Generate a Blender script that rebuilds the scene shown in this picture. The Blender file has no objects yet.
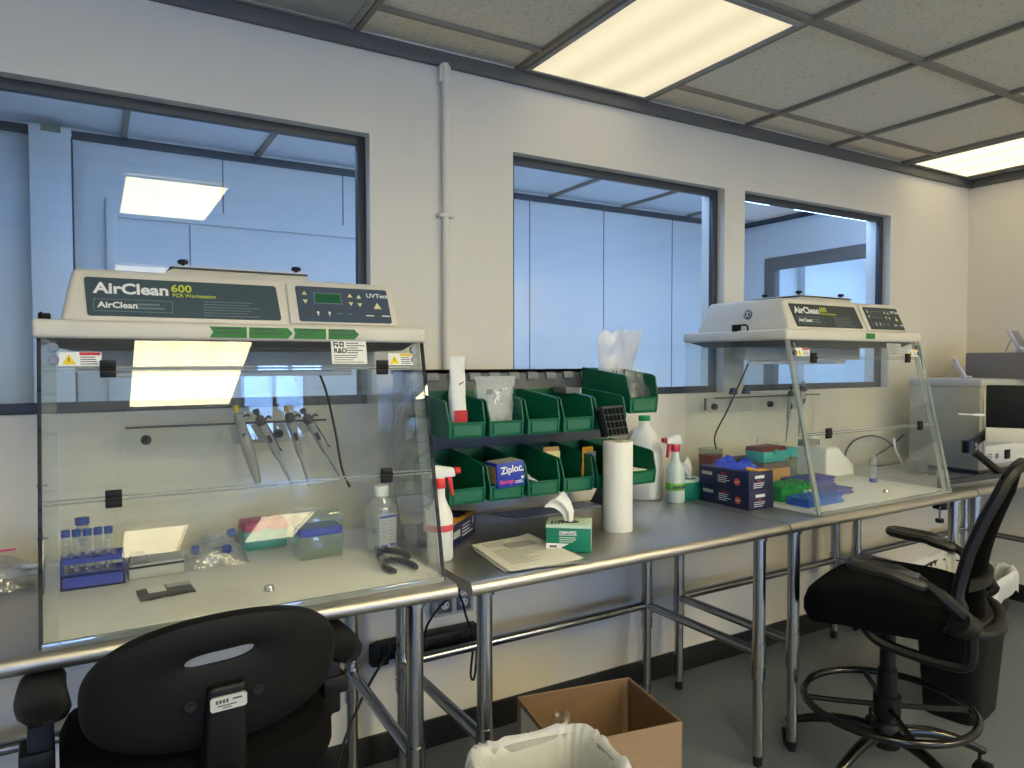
import bpy, bmesh, math, random
from mathutils import Vector, Matrix, Euler, noise
random.seed(7)
PI = math.pi
SC = bpy.context.scene
COL = SC.collection

# ------------------------------------------------------------------ materials
def lin(c):
    c = c / 255.0
    return c / 12.92 if c <= 0.04045 else ((c + 0.055) / 1.055) ** 2.4
def rgb(r, g, b): return (lin(r), lin(g), lin(b), 1.0)

def new_mat(name):
    m = bpy.data.materials.new(name); m.use_nodes = True
    nt = m.node_tree; nt.nodes.clear()
    out = nt.nodes.new('ShaderNodeOutputMaterial')
    return m, nt, out

def mat(name, col, rough=0.5, metal=0.0, var=0.0, vscale=30.0, bump=0.0, bscale=200.0, spec=0.5, coat=0.0, stretch=None, sheen=0.0, trans=0.0):
    m, nt, out = new_mat(name)
    p = nt.nodes.new('ShaderNodeBsdfPrincipled')
    nt.links.new(p.outputs[0], out.inputs[0])
    p.inputs['Base Color'].default_value = rgb(*col)
    p.inputs['Roughness'].default_value = rough
    p.inputs['Metallic'].default_value = metal
    p.inputs['Specular IOR Level'].default_value = spec
    p.inputs['Coat Weight'].default_value = coat
    if trans: p.inputs['Transmission Weight'].default_value = trans
    if var or bump:
        tc = nt.nodes.new('ShaderNodeTexCoord'); mp = nt.nodes.new('ShaderNodeMapping')
        nt.links.new(tc.outputs['Object'], mp.inputs[0])
        if stretch: mp.inputs['Scale'].default_value = stretch
    if var:
        n = nt.nodes.new('ShaderNodeTexNoise'); n.inputs['Scale'].default_value = vscale; n.inputs['Detail'].default_value = 5
        nt.links.new(mp.outputs[0], n.inputs['Vector'])
        mx = nt.nodes.new('ShaderNodeMix'); mx.data_type = 'RGBA'
        mx.inputs['A'].default_value = rgb(*[max(0, c * (1 - var)) for c in col])
        mx.inputs['B'].default_value = rgb(*[min(255, c * (1 + var)) for c in col])
        nt.links.new(n.outputs['Fac'], mx.inputs['Factor']); nt.links.new(mx.outputs['Result'], p.inputs['Base Color'])
    if bump:
        n2 = nt.nodes.new('ShaderNodeTexNoise'); n2.inputs['Scale'].default_value = bscale; n2.inputs['Detail'].default_value = 3
        nt.links.new(mp.outputs[0], n2.inputs['Vector'])
        b = nt.nodes.new('ShaderNodeBump'); b.inputs['Strength'].default_value = bump; b.inputs['Distance'].default_value = 0.004
        nt.links.new(n2.outputs['Fac'], b.inputs['Height']); nt.links.new(b.outputs[0], p.inputs['Normal'])
    return m

def clear_mat(name, tint=(255, 255, 255), haze=0.03, hazecol=(230, 232, 230), f0=0.04, rough=0.0, gloss=1.0, bump=0.0, bscale=25.0):
    """thin clear sheet: passes light straight through, mirrors by angle, a little milky haze"""
    m, nt, out = new_mat(name)
    N = nt.nodes.new; L = nt.links.new
    tr = N('ShaderNodeBsdfTransparent'); tr.inputs[0].default_value = rgb(*tint)
    df = N('ShaderNodeBsdfDiffuse'); df.inputs[0].default_value = rgb(*hazecol)
    tl = N('ShaderNodeBsdfTranslucent'); tl.inputs[0].default_value = rgb(*hazecol)
    gl = N('ShaderNodeBsdfGlossy'); gl.inputs['Roughness'].default_value = rough
    gl.inputs[0].default_value = (gloss, gloss, gloss, 1)
    dm = N('ShaderNodeMixShader'); dm.inputs[0].default_value = 0.5
    L(df.outputs[0], dm.inputs[1]); L(tl.outputs[0], dm.inputs[2])
    m1 = N('ShaderNodeMixShader'); m1.inputs[0].default_value = haze
    L(tr.outputs[0], m1.inputs[1]); L(dm.outputs[0], m1.inputs[2])
    lw = N('ShaderNodeLayerWeight'); lw.inputs[0].default_value = 0.5
    pw = N('ShaderNodeMath'); pw.operation = 'POWER'; pw.inputs[1].default_value = 5
    L(lw.outputs['Facing'], pw.inputs[0])
    ma = N('ShaderNodeMath'); ma.operation = 'MULTIPLY_ADD'; ma.inputs[1].default_value = 1 - f0; ma.inputs[2].default_value = f0
    L(pw.outputs[0], ma.inputs[0])
    m2 = N('ShaderNodeMixShader')
    L(ma.outputs[0], m2.inputs[0]); L(m1.outputs[0], m2.inputs[1]); L(gl.outputs[0], m2.inputs[2])
    L(m2.outputs[0], out.inputs[0])
    if bump:
        tc = N('ShaderNodeTexCoord'); n = N('ShaderNodeTexNoise'); n.inputs['Scale'].default_value = bscale
        L(tc.outputs['Object'], n.inputs['Vector'])
        b = N('ShaderNodeBump'); b.inputs['Strength'].default_value = bump; b.inputs['Distance'].default_value = 0.01
        L(n.outputs['Fac'], b.inputs['Height'])
        for s in (gl, df): L(b.outputs[0], s.inputs['Normal'])
    return m

def emit_mat(name, col, strength):
    m, nt, out = new_mat(name)
    e = nt.nodes.new('ShaderNodeEmission'); e.inputs[0].default_value = rgb(*col); e.inputs[1].default_value = strength
    nt.links.new(e.outputs[0], out.inputs[0]); return m

# ------------------------------------------------------------------ mesh builder
class MB:
    def __init__(s): s.bm = bmesh.new()
    def _new(s, verts, faces, mi=0):
        vs = [s.bm.verts.new(v) for v in verts]; fs = []
        for f in faces:
            try:
                q = s.bm.faces.new([vs[i] for i in f]); q.material_index = mi; fs.append(q)
            except ValueError: pass
        return vs, fs
    def xf(s, vs, M):
        if M is not None: bmesh.ops.transform(s.bm, matrix=M, verts=[v for v in vs if v.is_valid])
    def _bev(s, fs, bev, seg=2):
        es = list({e for f in fs for e in f.edges})
        r = bmesh.ops.bevel(s.bm, geom=es, offset=bev, segments=seg, affect='EDGES', profile=0.5, clamp_overlap=True)
        return list({v for f in fs if f.is_valid for v in f.verts} | set(r['verts']))
    def box(s, x0, y0, z0, x1, y1, z1, bev=0, mi=0, M=None, seg=2):
        v = [(x0,y0,z0),(x1,y0,z0),(x1,y1,z0),(x0,y1,z0),(x0,y0,z1),(x1,y0,z1),(x1,y1,z1),(x0,y1,z1)]
        vs, fs = s._new(v, [(0,3,2,1),(4,5,6,7),(0,1,5,4),(1,2,6,5),(2,3,7,6),(3,0,4,7)], mi)
        if bev: vs = s._bev(fs, bev, seg)
        s.xf(vs, M); return s
    def hexa(s, v, bev=0, mi=0, M=None, seg=2):
        vs, fs = s._new(v, [(0,3,2,1),(4,5,6,7),(0,1,5,4),(1,2,6,5),(2,3,7,6),(3,0,4,7)], mi)
        if bev: vs = s._bev(fs, bev, seg)
        s.xf(vs, M); return s
    def loft(s, rings, closed=True, cap=True, mi=0, M=None, loop=False):
        n = len(rings[0]); verts = [p for r in rings for p in r]; faces = []
        R = len(rings)
        for i in range(R if loop else R - 1):
            a = i * n; b = ((i + 1) % R) * n
            for j in range(n if closed else n - 1):
                k = (j + 1) % n
                faces.append((a + j, a + k, b + k, b + j))
        if cap and not loop:
            faces.append(tuple(range(n - 1, -1, -1))); faces.append(tuple(range((R - 1) * n, R * n)))
        vs, fs = s._new(verts, faces, mi); s.xf(vs, M); return s
    def cyl(s, p, q, r, r2=None, n=16, mi=0, M=None, cap=True):
        p = Vector(p); q = Vector(q); r2 = r if r2 is None else r2
        d = (q - p).normalized(); a = d.orthogonal().normalized(); b = d.cross(a)
        rg = lambda c, R: [c + (a * math.cos(t) + b * math.sin(t)) * R for t in [2 * PI * i / n for i in range(n)]]
        return s.loft([rg(p, r), rg(q, r2)], cap=cap, mi=mi, M=M)
    def lathe(s, prof, c=(0, 0, 0), n=24, mi=0, M=None, cap=True, sx=1.0, sy=1.0):
        c = Vector(c)
        rings = [[c + Vector((r * sx * math.cos(2 * PI * i / n), r * sy * math.sin(2 * PI * i / n), z)) for i in range(n)] for r, z in prof]
        return s.loft(rings, cap=cap, mi=mi, M=M)
    def tube(s, pts, r, n=8, closed=False, mi=0, M=None):
        pts = [Vector(p) for p in pts]; N = len(pts); rings = []
        prev = None
        for i, p in enumerate(pts):
            if closed: t = pts[(i + 1) % N] - pts[i - 1]
            else: t = pts[min(i + 1, N - 1)] - pts[max(i - 1, 0)]
            t.normalize()
            if prev is None: a = t.orthogonal().normalized()
            else:
                a = prev - t * prev.dot(t)
                a = a.normalized() if a.length > 1e-6 else t.orthogonal().normalized()
            prev = a; b = t.cross(a); R = r[i] if isinstance(r, (list, tuple)) else r
            rings.append([p + (a * math.cos(k) + b * math.sin(k)) * R for k in [2 * PI * j / n for j in range(n)]])
        return s.loft(rings, cap=True, mi=mi, M=M, loop=closed)
    def prism(s, poly, axis, a, b, bev=0, mi=0, M=None, seg=2):
        def pt(u, v, w): return {'x': (w, u, v), 'y': (u, w, v), 'z': (u, v, w)}[axis]
        n = len(poly)
        verts = [pt(u, v, a) for u, v in poly] + [pt(u, v, b) for u, v in poly]
        faces = [tuple(range(n)), tuple(range(2 * n - 1, n - 1, -1))] + [(i, i + n, (i + 1) % n + n, (i + 1) % n) for i in range(n)]
        vs, fs = s._new(verts, faces, mi)
        bmesh.ops.recalc_face_normals(s.bm, faces=fs)
        if bev: vs = s._bev(fs, bev, seg)
        s.xf(vs, M); return s
    def ell(s, c, r, n=16, m=10, mi=0, M=None):
        c = Vector(c); rings = []
        for i in range(1, m):
            t = PI * i / m
            rings.append([c + Vector((r[0] * math.sin(t) * math.cos(2*PI*j/n), r[1] * math.sin(t) * math.sin(2*PI*j/n), -r[2] * math.cos(t))) for j in range(n)])
        return s.loft(rings, mi=mi, M=M)
    def sheet(s, fn, nu, nv, th=0.0, mi=0, M=None):
        """surface fn(u,v)->xyz on [0,1]^2, given a real thickness th"""
        P = [[Vector(fn(i / nu, j / nv)) for j in range(nv + 1)] for i in range(nu + 1)]
        def nrm(i, j):
            a = P[min(i+1, nu)][j] - P[max(i-1, 0)][j]; b = P[i][min(j+1, nv)] - P[i][max(j-1, 0)]
            q = a.cross(b); return q.normalized() if q.length > 1e-12 else Vector((0, 0, 1))
        idx = lambda i, j: i * (nv + 1) + j
        verts = [P[i][j] for i in range(nu+1) for j in range(nv+1)]; faces = []
        T = len(verts)
        if th: verts += [P[i][j] - nrm(i, j) * th for i in range(nu+1) for j in range(nv+1)]
        for i in range(nu):
            for j in range(nv):
                faces.append((idx(i,j), idx(i+1,j), idx(i+1,j+1), idx(i,j+1)))
                if th: faces.append((T+idx(i,j), T+idx(i,j+1), T+idx(i+1,j+1), T+idx(i+1,j)))
        if th:
            bd = [(i, 0) for i in range(nu)] + [(nu, j) for j in range(nv)] + [(i, nv) for i in range(nu, 0, -1)] + [(0, j) for j in range(nv, 0, -1)]
            for k in range(len(bd)):
                a, b = idx(*bd[k]), idx(*bd[(k+1) % len(bd)])
                faces.append((a, T+a, T+b, b))
        vs, fs = s._new(verts, faces, mi); s.xf(vs, M); return s
    def build(s, name, mats, parent=None, smooth=40, loc=None, rot=None):
        me = bpy.data.meshes.new(name)
        bmesh.ops.recalc_face_normals(s.bm, faces=s.bm.faces[:])
        if smooth:
            th = math.radians(smooth)
            for f in s.bm.faces: f.smooth = True
            for e in s.bm.edges:
                e.smooth = not (len(e.link_faces) != 2 or e.calc_face_angle(9) > th)
        s.bm.to_mesh(me); s.bm.free()
        for m in (mats if isinstance(mats, (list, tuple)) else [mats]): me.materials.append(m)
        o = bpy.data.objects.new(name, me); COL.objects.link(o)
        if parent is not None: o.parent = parent
        if loc is not None: o.location = loc
        if rot is not None: o.rotation_euler = rot
        return o

def R(deg): return math.radians(deg)
def tag(o, label, cat, group=None, kind=None):
    o['label'] = label; o['category'] = cat
    if group: o['group'] = group
    if kind: o['kind'] = kind
    return o
def thing(name, label, cat, loc=(0, 0, 0), rotz=0.0, group=None, rot=None):
    o = bpy.data.objects.new(name, None); COL.objects.link(o); o.empty_display_size = 0.05
    o.location = loc; o.rotation_euler = rot if rot else (0, 0, R(rotz))
    return tag(o, label, cat, group)
def structure(name, mb, m, smooth=40):
    o = mb.build(name, m, smooth=smooth); o['kind'] = 'structure'; return o
def children_of(o): return [c for c in COL.objects if c.parent == o]
def dup(o, loc, rotz=None, label=None, parent=None):
    r = o.copy(); COL.objects.link(r)
    if parent is not None: r.parent = parent
    else:
        r.location = loc
        if rotz is not None: r.rotation_euler = (0, 0, R(rotz))
    if label: r['label'] = label
    for c in children_of(o): dup(c, None, parent=r)
    return r
def text(body, size, m, parent, loc, rot=(PI/2, 0, 0), align='LEFT', name='lettering', bold=0.0, sx=1.0, space=1.0, ext=0.0004, shear=0.0):
    cu = bpy.data.curves.new('lettering_curve', 'FONT'); cu.body = body; cu.size = size; cu.align_x = align
    cu.offset = bold * size; cu.extrude = ext; cu.space_character = space; cu.resolution_u = 3; cu.shear = shear
    tmp = bpy.data.objects.new('lettering_tmp', cu); COL.objects.link(tmp)
    dg = bpy.context.evaluated_depsgraph_get()
    me = bpy.data.meshes.new_from_object(tmp.evaluated_get(dg)); me.name = name
    bpy.data.objects.remove(tmp); bpy.data.curves.remove(cu)
    me.materials.clear(); me.materials.append(m)
    if sx != 1.0: me.transform(Matrix.Diagonal((sx, 1, 1, 1)))
    o = bpy.data.objects.new(name, me); COL.objects.link(o); o.parent = parent
    o.location = loc; o.rotation_euler = rot
    return o
def lerp(a, b, t): return a + (b - a) * t
def spline(pts, k=8):
    P = [Vector(p) for p in pts]; out = []
    for i in range(len(P) - 1):
        p0, p1, p2, p3 = P[max(i-1, 0)], P[i], P[i+1], P[min(i+2, len(P)-1)]
        for j in range(k):
            t = j / k
            out.append(0.5 * ((2*p1) + (p2-p0)*t + (2*p0-5*p1+4*p2-p3)*t*t + (3*p1-p0-3*p2+p3)*t**3))
    out.append(P[-1]); return out

# ------------------------------------------------------------------ palette
M = {}
M['wall'] = mat('painted_wall', (225, 219, 206), 0.65, var=0.02, vscale=3, bump=0.05, bscale=60)
M['far_wall'] = mat('painted_panel_wall', (222, 222, 220), 0.6, var=0.015, vscale=2)
M['trim'] = mat('slate_trim', (92, 92, 92), 0.55)
M['grid'] = mat('ceiling_grid_grey', (138, 130, 116), 0.55)
M['base'] = mat('black_baseboard', (22, 22, 24), 0.45)
M['frame'] = mat('window_frame_slate', (54, 58, 66), 0.45)
M['steel'] = mat('stainless_steel', (196, 191, 183), 0.42, 1.0, var=0.04, vscale=9, bump=0.06, bscale=90, stretch=(1, 14, 14))
M['tube'] = mat('leg_steel', (172, 172, 172), 0.24, 1.0)
M['galv'] = mat('dull_steel', (128, 130, 132), 0.42, 1.0)
M['black'] = mat('black_plastic', (10, 10, 11), 0.5, spec=.3)
M['blackfab'] = mat('black_fabric', (8, 8, 9), 0.95, spec=.12, var=0.25, vscale=400, bump=0.3, bscale=700)
M['blackgloss'] = mat('black_gloss', (10, 10, 11), 0.2)
M['padgrey'] = mat('pad_charcoal', (24, 25, 26), .5)
M['rubber'] = mat('black_rubber', (14, 14, 15), 0.7)
M['hood'] = mat('cream_moulded_plastic', (212, 207, 194), 0.5, var=0.012, vscale=8)
M['white'] = mat('white_plastic', (228, 228, 224), 0.42)
M['lightgrey'] = mat('light_grey_plastic', (176, 178, 176), 0.5)
M['grey'] = mat('mid_grey_plastic', (122, 124, 124), 0.5)
M['darkgrey'] = mat('dark_grey_plastic', (66, 68, 70), 0.5)
M['brand'] = mat('brand_panel_slate', (58, 76, 86), 0.4)
M['brandR'] = mat('brand_panel_charcoal', (40, 50, 54), 0.45)
M['ctl'] = mat('control_panel_blue', (62, 76, 98), 0.38)
M['ink'] = mat('printed_white', (232, 234, 232), 0.6)
M['inkdim'] = mat('printed_grey', (112, 130, 138), 0.6)
M['lime'] = mat('printed_lime', (196, 204, 62), 0.6)
M['cream'] = mat('printed_cream', (222, 214, 160), 0.6)
M['inkblack'] = mat('printed_black', (24, 24, 26), 0.6)
M['red'] = mat('printed_red', (186, 40, 44), 0.6)
M['pink'] = mat('printed_pink', (232, 72, 132), 0.6)
M['yellow'] = mat('warning_yellow', (236, 206, 30), 0.55)
M['orange'] = mat('carton_orange', (238, 168, 48), 0.6)
M['lcd'] = mat('lcd_green', (34, 92, 62), 0.25)
M['tape'] = mat('green_tape', (38, 118, 48), 0.6, var=0.06, vscale=60)
M['bingreen'] = mat('bin_green', (6, 98, 66), 0.38)
M['rack'] = mat('rack_grey_paint', (88, 92, 94), 0.5)
M['rackdark'] = mat('tube_holder_grey', (44, 50, 48), .45)
M['sheet'] = mat('grey_sheet', (104, 106, 106), .5)
M['paper'] = mat('paper_white', (238, 236, 226), 0.8, bump=0.15, bscale=300)
M['cardboard'] = mat('cardboard', (148, 122, 96), 0.85, var=0.06, vscale=20, stretch=(1, 1, 6))
M['cardin'] = mat('cardboard_inside', (124, 98, 74), 0.85, var=0.06, vscale=20)
M['navy'] = mat('carton_navy', (30, 36, 72), 0.5)
M['gloveblue'] = mat('nitrile_blue', (62, 84, 196), 0.5)
M['rackblue'] = mat('rack_blue', (46, 64, 172), 0.4)
M['trayblue'] = mat('tray_blue', (30, 92, 190), 0.4)
M['trayviolet'] = mat('rack_violet', (70, 76, 158), 0.45)
M['traygreen'] = mat('rack_green', (20, 140, 62), 0.4)
M['teal'] = mat('tip_box_teal', (64, 170, 168), 0.4)
M['magenta'] = mat('tip_box_magenta', (170, 54, 96), 0.45)
M['maroon'] = mat('maroon_plastic', (112, 48, 52), 0.45)
M['capblue'] = mat('cap_blue', (48, 76, 152), 0.4)
M['tissuegreen'] = mat('tissue_box_green', (0, 122, 96), 0.55)
M['mint'] = mat('tissue_box_mint', (196, 218, 196), 0.6)
M['capgreen'] = mat('cap_green', (26, 150, 72), 0.45)
M['zip'] = mat('carton_royal_blue', (34, 56, 164), 0.45)
M['tan'] = mat('tan_card', (190, 150, 92), 0.7)
M['pipgrey'] = mat('pipette_grey', (146, 147, 144), 0.4)
M['jug'] = mat('milky_jug', (232, 232, 222), 0.45, trans=0.0)
M['spraybody'] = mat('frosted_bottle', (206, 220, 214), 0.4)
M['navybar'] = mat('dark_navy_metal', (36, 40, 54), 0.35)
M['lilac'] = mat('lilac_plastic', (190, 184, 198), 0.5)
M['instr'] = mat('instrument_grey', (158, 158, 148), 0.5)
M['instrtop'] = mat('instrument_top_grey', (110, 104, 98), 0.55)
M['screen'] = mat('screen_black', (14, 14, 15), 0.5, spec=.25)
M['chrome'] = mat('chrome', (210, 212, 214), 0.1, 1.0)
M['glass'] = clear_mat('window_glass', (248, 252, 252), 0.004, f0=0.022)
M['acrylic'] = clear_mat('clear_acrylic', (253, 254, 253), 0.016, (228, 229, 226), f0=0.028)
M['acrylic2'] = clear_mat('clear_acrylic_milky', (250, 251, 250), 0.12, (225, 228, 228), f0=0.05)
M['acredge'] = clear_mat('acrylic_edge', (120, 128, 134), 0.45, (60, 70, 80), f0=0.08)
M['acrlip'] = clear_mat('acrylic_lip', (225, 232, 230), 0.35, (225, 230, 228), f0=0.12)
M['tubeclear'] = clear_mat('clear_tube', (244, 247, 247), 0.28, (235, 238, 236), f0=0.06, rough=0.05)
M['boxclear'] = clear_mat('clear_box', (226, 236, 230), 0.2, (200, 216, 204), f0=0.05, rough=0.08)
M['film'] = clear_mat('plastic_film', (252, 252, 252), 0.08, (240, 242, 242), f0=0.07, rough=0.08, bump=0.7, bscale=45)
M['bubble'] = clear_mat('bubble_film', (245, 247, 245), 0.5, (242, 244, 238), f0=0.1, rough=0.12, bump=1.0, bscale=110)
M['bagfilm'] = clear_mat('bag_film', (252, 252, 252), 0.42, (246, 247, 247), f0=0.05, rough=0.3, bump=0.5, bscale=30)
M['liner'] = clear_mat('bin_liner', (248, 248, 250), 0.88, (244, 247, 252), f0=0.04, rough=0.3, bump=0.6, bscale=25)
M['mesh'] = clear_mat('mesh_fabric', (60, 60, 62), 0.9, (9, 9, 10), f0=0.0, rough=0.9, gloss=.03)
# ------------------------------------------------------------------ camera
CAMH = 1.3633
cam_d = bpy.data.cameras.new('camera'); cam = bpy.data.objects.new('camera', cam_d); COL.objects.link(cam)
cam_d.sensor_fit = 'HORIZONTAL'; cam_d.sensor_width = 36.0; cam_d.lens = 707.7 / 1024 * 36.0; cam_d.clip_start = 0.02
_y, _p, _r = R(30.494), R(-1.805), R(-0.073)
_fw = Vector((math.sin(_y)*math.cos(_p), math.cos(_y)*math.cos(_p), math.sin(_p)))
_rt = Vector((math.cos(_y), -math.sin(_y), 0)); _up = _rt.cross(_fw)
_r2 = _rt*math.cos(_r) + _up*math.sin(_r); _u2 = -_rt*math.sin(_r) + _up*math.cos(_r)
cam.matrix_world = Matrix(((_r2.x, _u2.x, -_fw.x, 0), (_r2.y, _u2.y, -_fw.y, 0), (_r2.z, _u2.z, -_fw.z, CAMH), (0, 0, 0, 1)))
SC.camera = cam

WY, WT, CZ, RX = 2.276, 0.14, 2.4385, 4.50        # window wall, its thickness, ceiling, right wall
LX, BY, FY = -4.2, -6.2, 3.90                      # left wall, back wall, far wall of next room
FT = 0.042                                        # depth at which the window frames sit

# ------------------------------------------------------------------ floor and ceiling
def floor_mat():
    m = mat('polished_vinyl_floor', (100, 109, 118), 0.30, var=0.16, vscale=55, bump=0.03, bscale=30)
    return m
structure('floor', MB().box(LX-.1, BY-.1, -.06, RX+2.6, FY+.2, 0), floor_mat(), 0)

def tile_mat():
    m, nt, out = new_mat('fissured_ceiling_tile')
    N = nt.nodes.new; L = nt.links.new
    p = N('ShaderNodeBsdfPrincipled'); p.inputs['Roughness'].default_value = .9
    tc = N('ShaderNodeTexCoord'); n = N('ShaderNodeTexNoise'); n.inputs['Scale'].default_value = 88; n.inputs['Detail'].default_value = 4
    L(tc.outputs['Object'], n.inputs['Vector'])
    r = N('ShaderNodeValToRGB'); r.color_ramp.elements[0].position = .30; r.color_ramp.elements[0].color = rgb(204, 195, 178)
    r.color_ramp.elements[1].position = .46; r.color_ramp.elements[1].color = rgb(232, 222, 202)
    L(n.outputs['Fac'], r.inputs[0]); L(r.outputs[0], p.inputs['Base Color'])
    b = N('ShaderNodeBump'); b.inputs['Strength'].default_value = .4; b.inputs['Distance'].default_value = .004
    L(n.outputs['Fac'], b.inputs['Height']); L(b.outputs[0], p.inputs['Normal']); L(p.outputs[0], out.inputs[0])
    return m
TILE = tile_mat()
structure('floor_far', MB().box(LX, WY+WT, 0, RX+2.6, FY+.2, .004), mat('pale_bounce_floor', (214, 216, 218), .5, var=.03, vscale=20), 0)  # paleness chosen to bounce light up onto the far ceiling
structure('ceiling', MB().box(LX-.1, BY-.1, CZ+.012, RX+2.6, WY+.06, CZ+.07), TILE, 0)
structure('ceiling_far', MB().box(LX-.1, WY+.06, CZ+.012, RX+2.6, FY+.2, CZ+.07), mat('brightened_ceiling_tile', (236, 238, 240), .8, var=.03, vscale=90), 0)  # paler than the main tiles, brightness of the lit far ceiling put into the colour
GX = [.75 + .612*k for k in range(-8, 7)]
GY = [2.093 - .613*k for k in range(0, 14)]
g = MB()
for x in GX: g.box(x-.009, BY, CZ-.004, x+.009, WY, CZ+.013)
for i, y in enumerate(GY): g.box(LX, y-(.014 if i == 1 else .007), CZ-.003, RX, y+(.014 if i == 1 else .007), CZ+.013)
structure('trim_1', g, M['grid'], 0)
g = MB()
for x in GX: g.box(x-.012, WY+WT, CZ-.004, x+.012, FY, CZ+.013)
g.box(LX, 2.95, CZ-.003, RX, 2.968, CZ+.013)
structure('trim_2', g, M['grid'], 0)

# ------------------------------------------------------------------ window wall
WIN = [(-1.15, .795, 1.222, 2.118), (1.346, 2.452, 1.222, 2.140), (2.582, 3.715, 1.222, 2.148)]
w = MB()
xs = [LX-.1] + [v for a in WIN for v in a[:2]] + [RX+2.6]
for a, b in zip(xs[0::2], xs[1::2]): w.box(a, WY, 0, b, WY+WT, CZ+.02)
for a, b, z0, z1 in WIN:
    w.box(a, WY, 0, b, WY+WT, z0); w.box(a, WY, z1, b, WY+WT, CZ+.02)
structure('wall_north', w, M['wall'], 0)
for i, (a, b, z0, z1) in enumerate(WIN):
    f = MB(); t = .030; y0, y1 = WY+FT, WY+FT+.024
    f.box(a, y0, z0, a+t, y1, z1, .002); f.box(b-t, y0, z0, b, y1, z1, .002)
    f.box(a+t, y0, z0, b-t, y1, z0+t, .002); f.box(a+t, y0, z1-t, b-t, y1, z1, .002)
    o = structure('window_%d' % (i+1), f, M['frame'])
    MB().box(a+t-.004, WY+FT+.009, z0+t-.004, b-t+.004, WY+FT+.015, z1-t+.004).build('glass_pane', M['glass'], o, 0)
# trims along the window wall
structure('trim_3', MB().box(LX, WY-.022, 2.386, RX, WY-.0005, CZ-.004, .002), M['trim'])
structure('baseboard_north', MB().box(LX, WY-.012, 0, RX, WY-.0005, .1, .003), M['base'])
# right wall
EW = (-5.6, -2.9)  # made-up window opening, added to throw blue light under the tables
structure('wall_east', MB().box(RX, BY-.1, 0, RX+.1, EW[0], CZ+.02).box(RX, EW[1], 0, RX+.1, WY, CZ+.02).box(RX, EW[0], 0, RX+.1, EW[1], .2).box(RX, EW[0], 1.9, RX+.1, EW[1], CZ+.02), M['wall'], 0)
_f = MB()
for _q in (EW[0], (EW[0]+EW[1])/2, EW[1]-.05): _f.box(RX+.03, _q, .2, RX+.08, _q+.05, 1.9, .002)
_f.box(RX+.03, EW[0], .2, RX+.08, EW[1], .25, .002).box(RX+.03, EW[0], 1.85, RX+.08, EW[1], 1.9, .002)
structure('window_7', _f, M['frame'])  # frame of the added, unseen east window
structure('trim_4', MB().box(RX-.022, BY, 2.386, RX-.0005, WY-.022, CZ-.004, .002), M['trim'])
structure('baseboard_east', MB().box(RX-.012, BY, 0, RX-.0005, WY-.012, .1, .003), M['base'])
# left wall, back wall with tall glazing
structure('wall_west', MB().box(LX-.1, BY-.1, 0, LX, WY, CZ+.02), M['wall'], 0)
BW = [(-4.0, -2.3), (1.78, 2.72)]
w = MB(); xs = [LX-.1] + [v for a in BW for v in a] + [RX+.1]
for a, b in zip(xs[0::2], xs[1::2]): w.box(a, BY-.12, 0, b, BY, CZ+.02)
for a, b in BW: w.box(a, BY-.12, 0, b, BY, .2); w.box(a, BY-.12, 1.80, b, BY, CZ+.02)
structure('wall_south', w, M['wall'], 0)
SKY = emit_mat('daylight_sky', (136, 182, 255), 16.0)
SKYE = emit_mat('added_sky_dim', (140, 182, 255), 3.5)  # weaker glow for the sheet behind the added east window
for i, (a, b) in enumerate(BW):
    f = MB(); t = .05
    for q in (a, (a+b)/2-t/2, b-t): f.box(q, BY-.09, .2, q+t, BY-.04, 1.80, .002)
    f.box(a, BY-.09, .2, b, BY-.04, .25, .002); f.box(a, BY-.09, 1.75, b, BY-.04, 1.80, .002)
    o = structure('window_%d' % (i+5), f, M['frame'])
    s = structure('window_%d' % (i+8), MB().box(a-.3, BY-.5, 0, b+.3, BY-.48, 2.4), SKY, 0)  # unseen glowing sheet outside the glazing, stands in for the sky

structure('window_10', MB().box(RX+.4, EW[0]-.3, 0, RX+.42, EW[1]+.3, 2.3), SKYE, 0)  # glowing sheet outside the added east window
# ------------------------------------------------------------------ next room, seen through the windows
structure('wall_far', MB().box(LX-.1, FY, 0, RX+.1, FY+.1, CZ+.02), M['far_wall'], 0)
structure('trim_5', MB().box(LX, FY-.02, 2.397, 4.4, FY-.0005, CZ-.004, .002), M['frame'])
SX = 4.40
f = MB(); SW = (2.60, 3.655, .95, 2.12)
f.box(SX, WY+WT, 0, SX+.1, SW[0], CZ+.02); f.box(SX, SW[1], 0, SX+.1, FY, CZ+.02)
f.box(SX, SW[0], 0, SX+.1, SW[1], SW[2]); f.box(SX, SW[0], SW[3], SX+.1, SW[1], CZ+.02)
structure('wall_far_east', f, M['far_wall'], 0)
f = MB(); t = .07
f.box(SX-.012, SW[0]-.02, SW[2], SX+.05, SW[0]+t, SW[3]+.02, .002); f.box(SX-.012, SW[1]-t, SW[2], SX+.05, SW[1]+.02, SW[3]+.02, .002)
f.box(SX-.012, SW[0]+t, SW[3]-t, SX+.05, SW[1]-t, SW[3]+.02, .002); f.box(SX-.012, SW[0]+t, SW[2], SX+.05, SW[1]-t, SW[2]+t, .002)
o = structure('window_4', f, M['trim'])
MB().box(SX+.02, SW[0]+t-.004, SW[2]+t-.004, SX+.026, SW[1]-t+.004, SW[3]-t+.004).build('glass_pane', M['glass'], o, 0)
structure('trim_6', MB().box(SX-.02, WY+WT, 2.397, SX-.0005, FY-.02, CZ-.004, .002), M['frame'])
structure('wall_beyond', MB().box(6.6, WY+WT, .004, 6.7, FY+.2, CZ+.02), M['far_wall'], 0)
structure('wall_beyond_north', MB().box(SX+.1, FY+.1, 0, 6.7, FY+.2, CZ+.02), M['far_wall'], 0)
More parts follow.
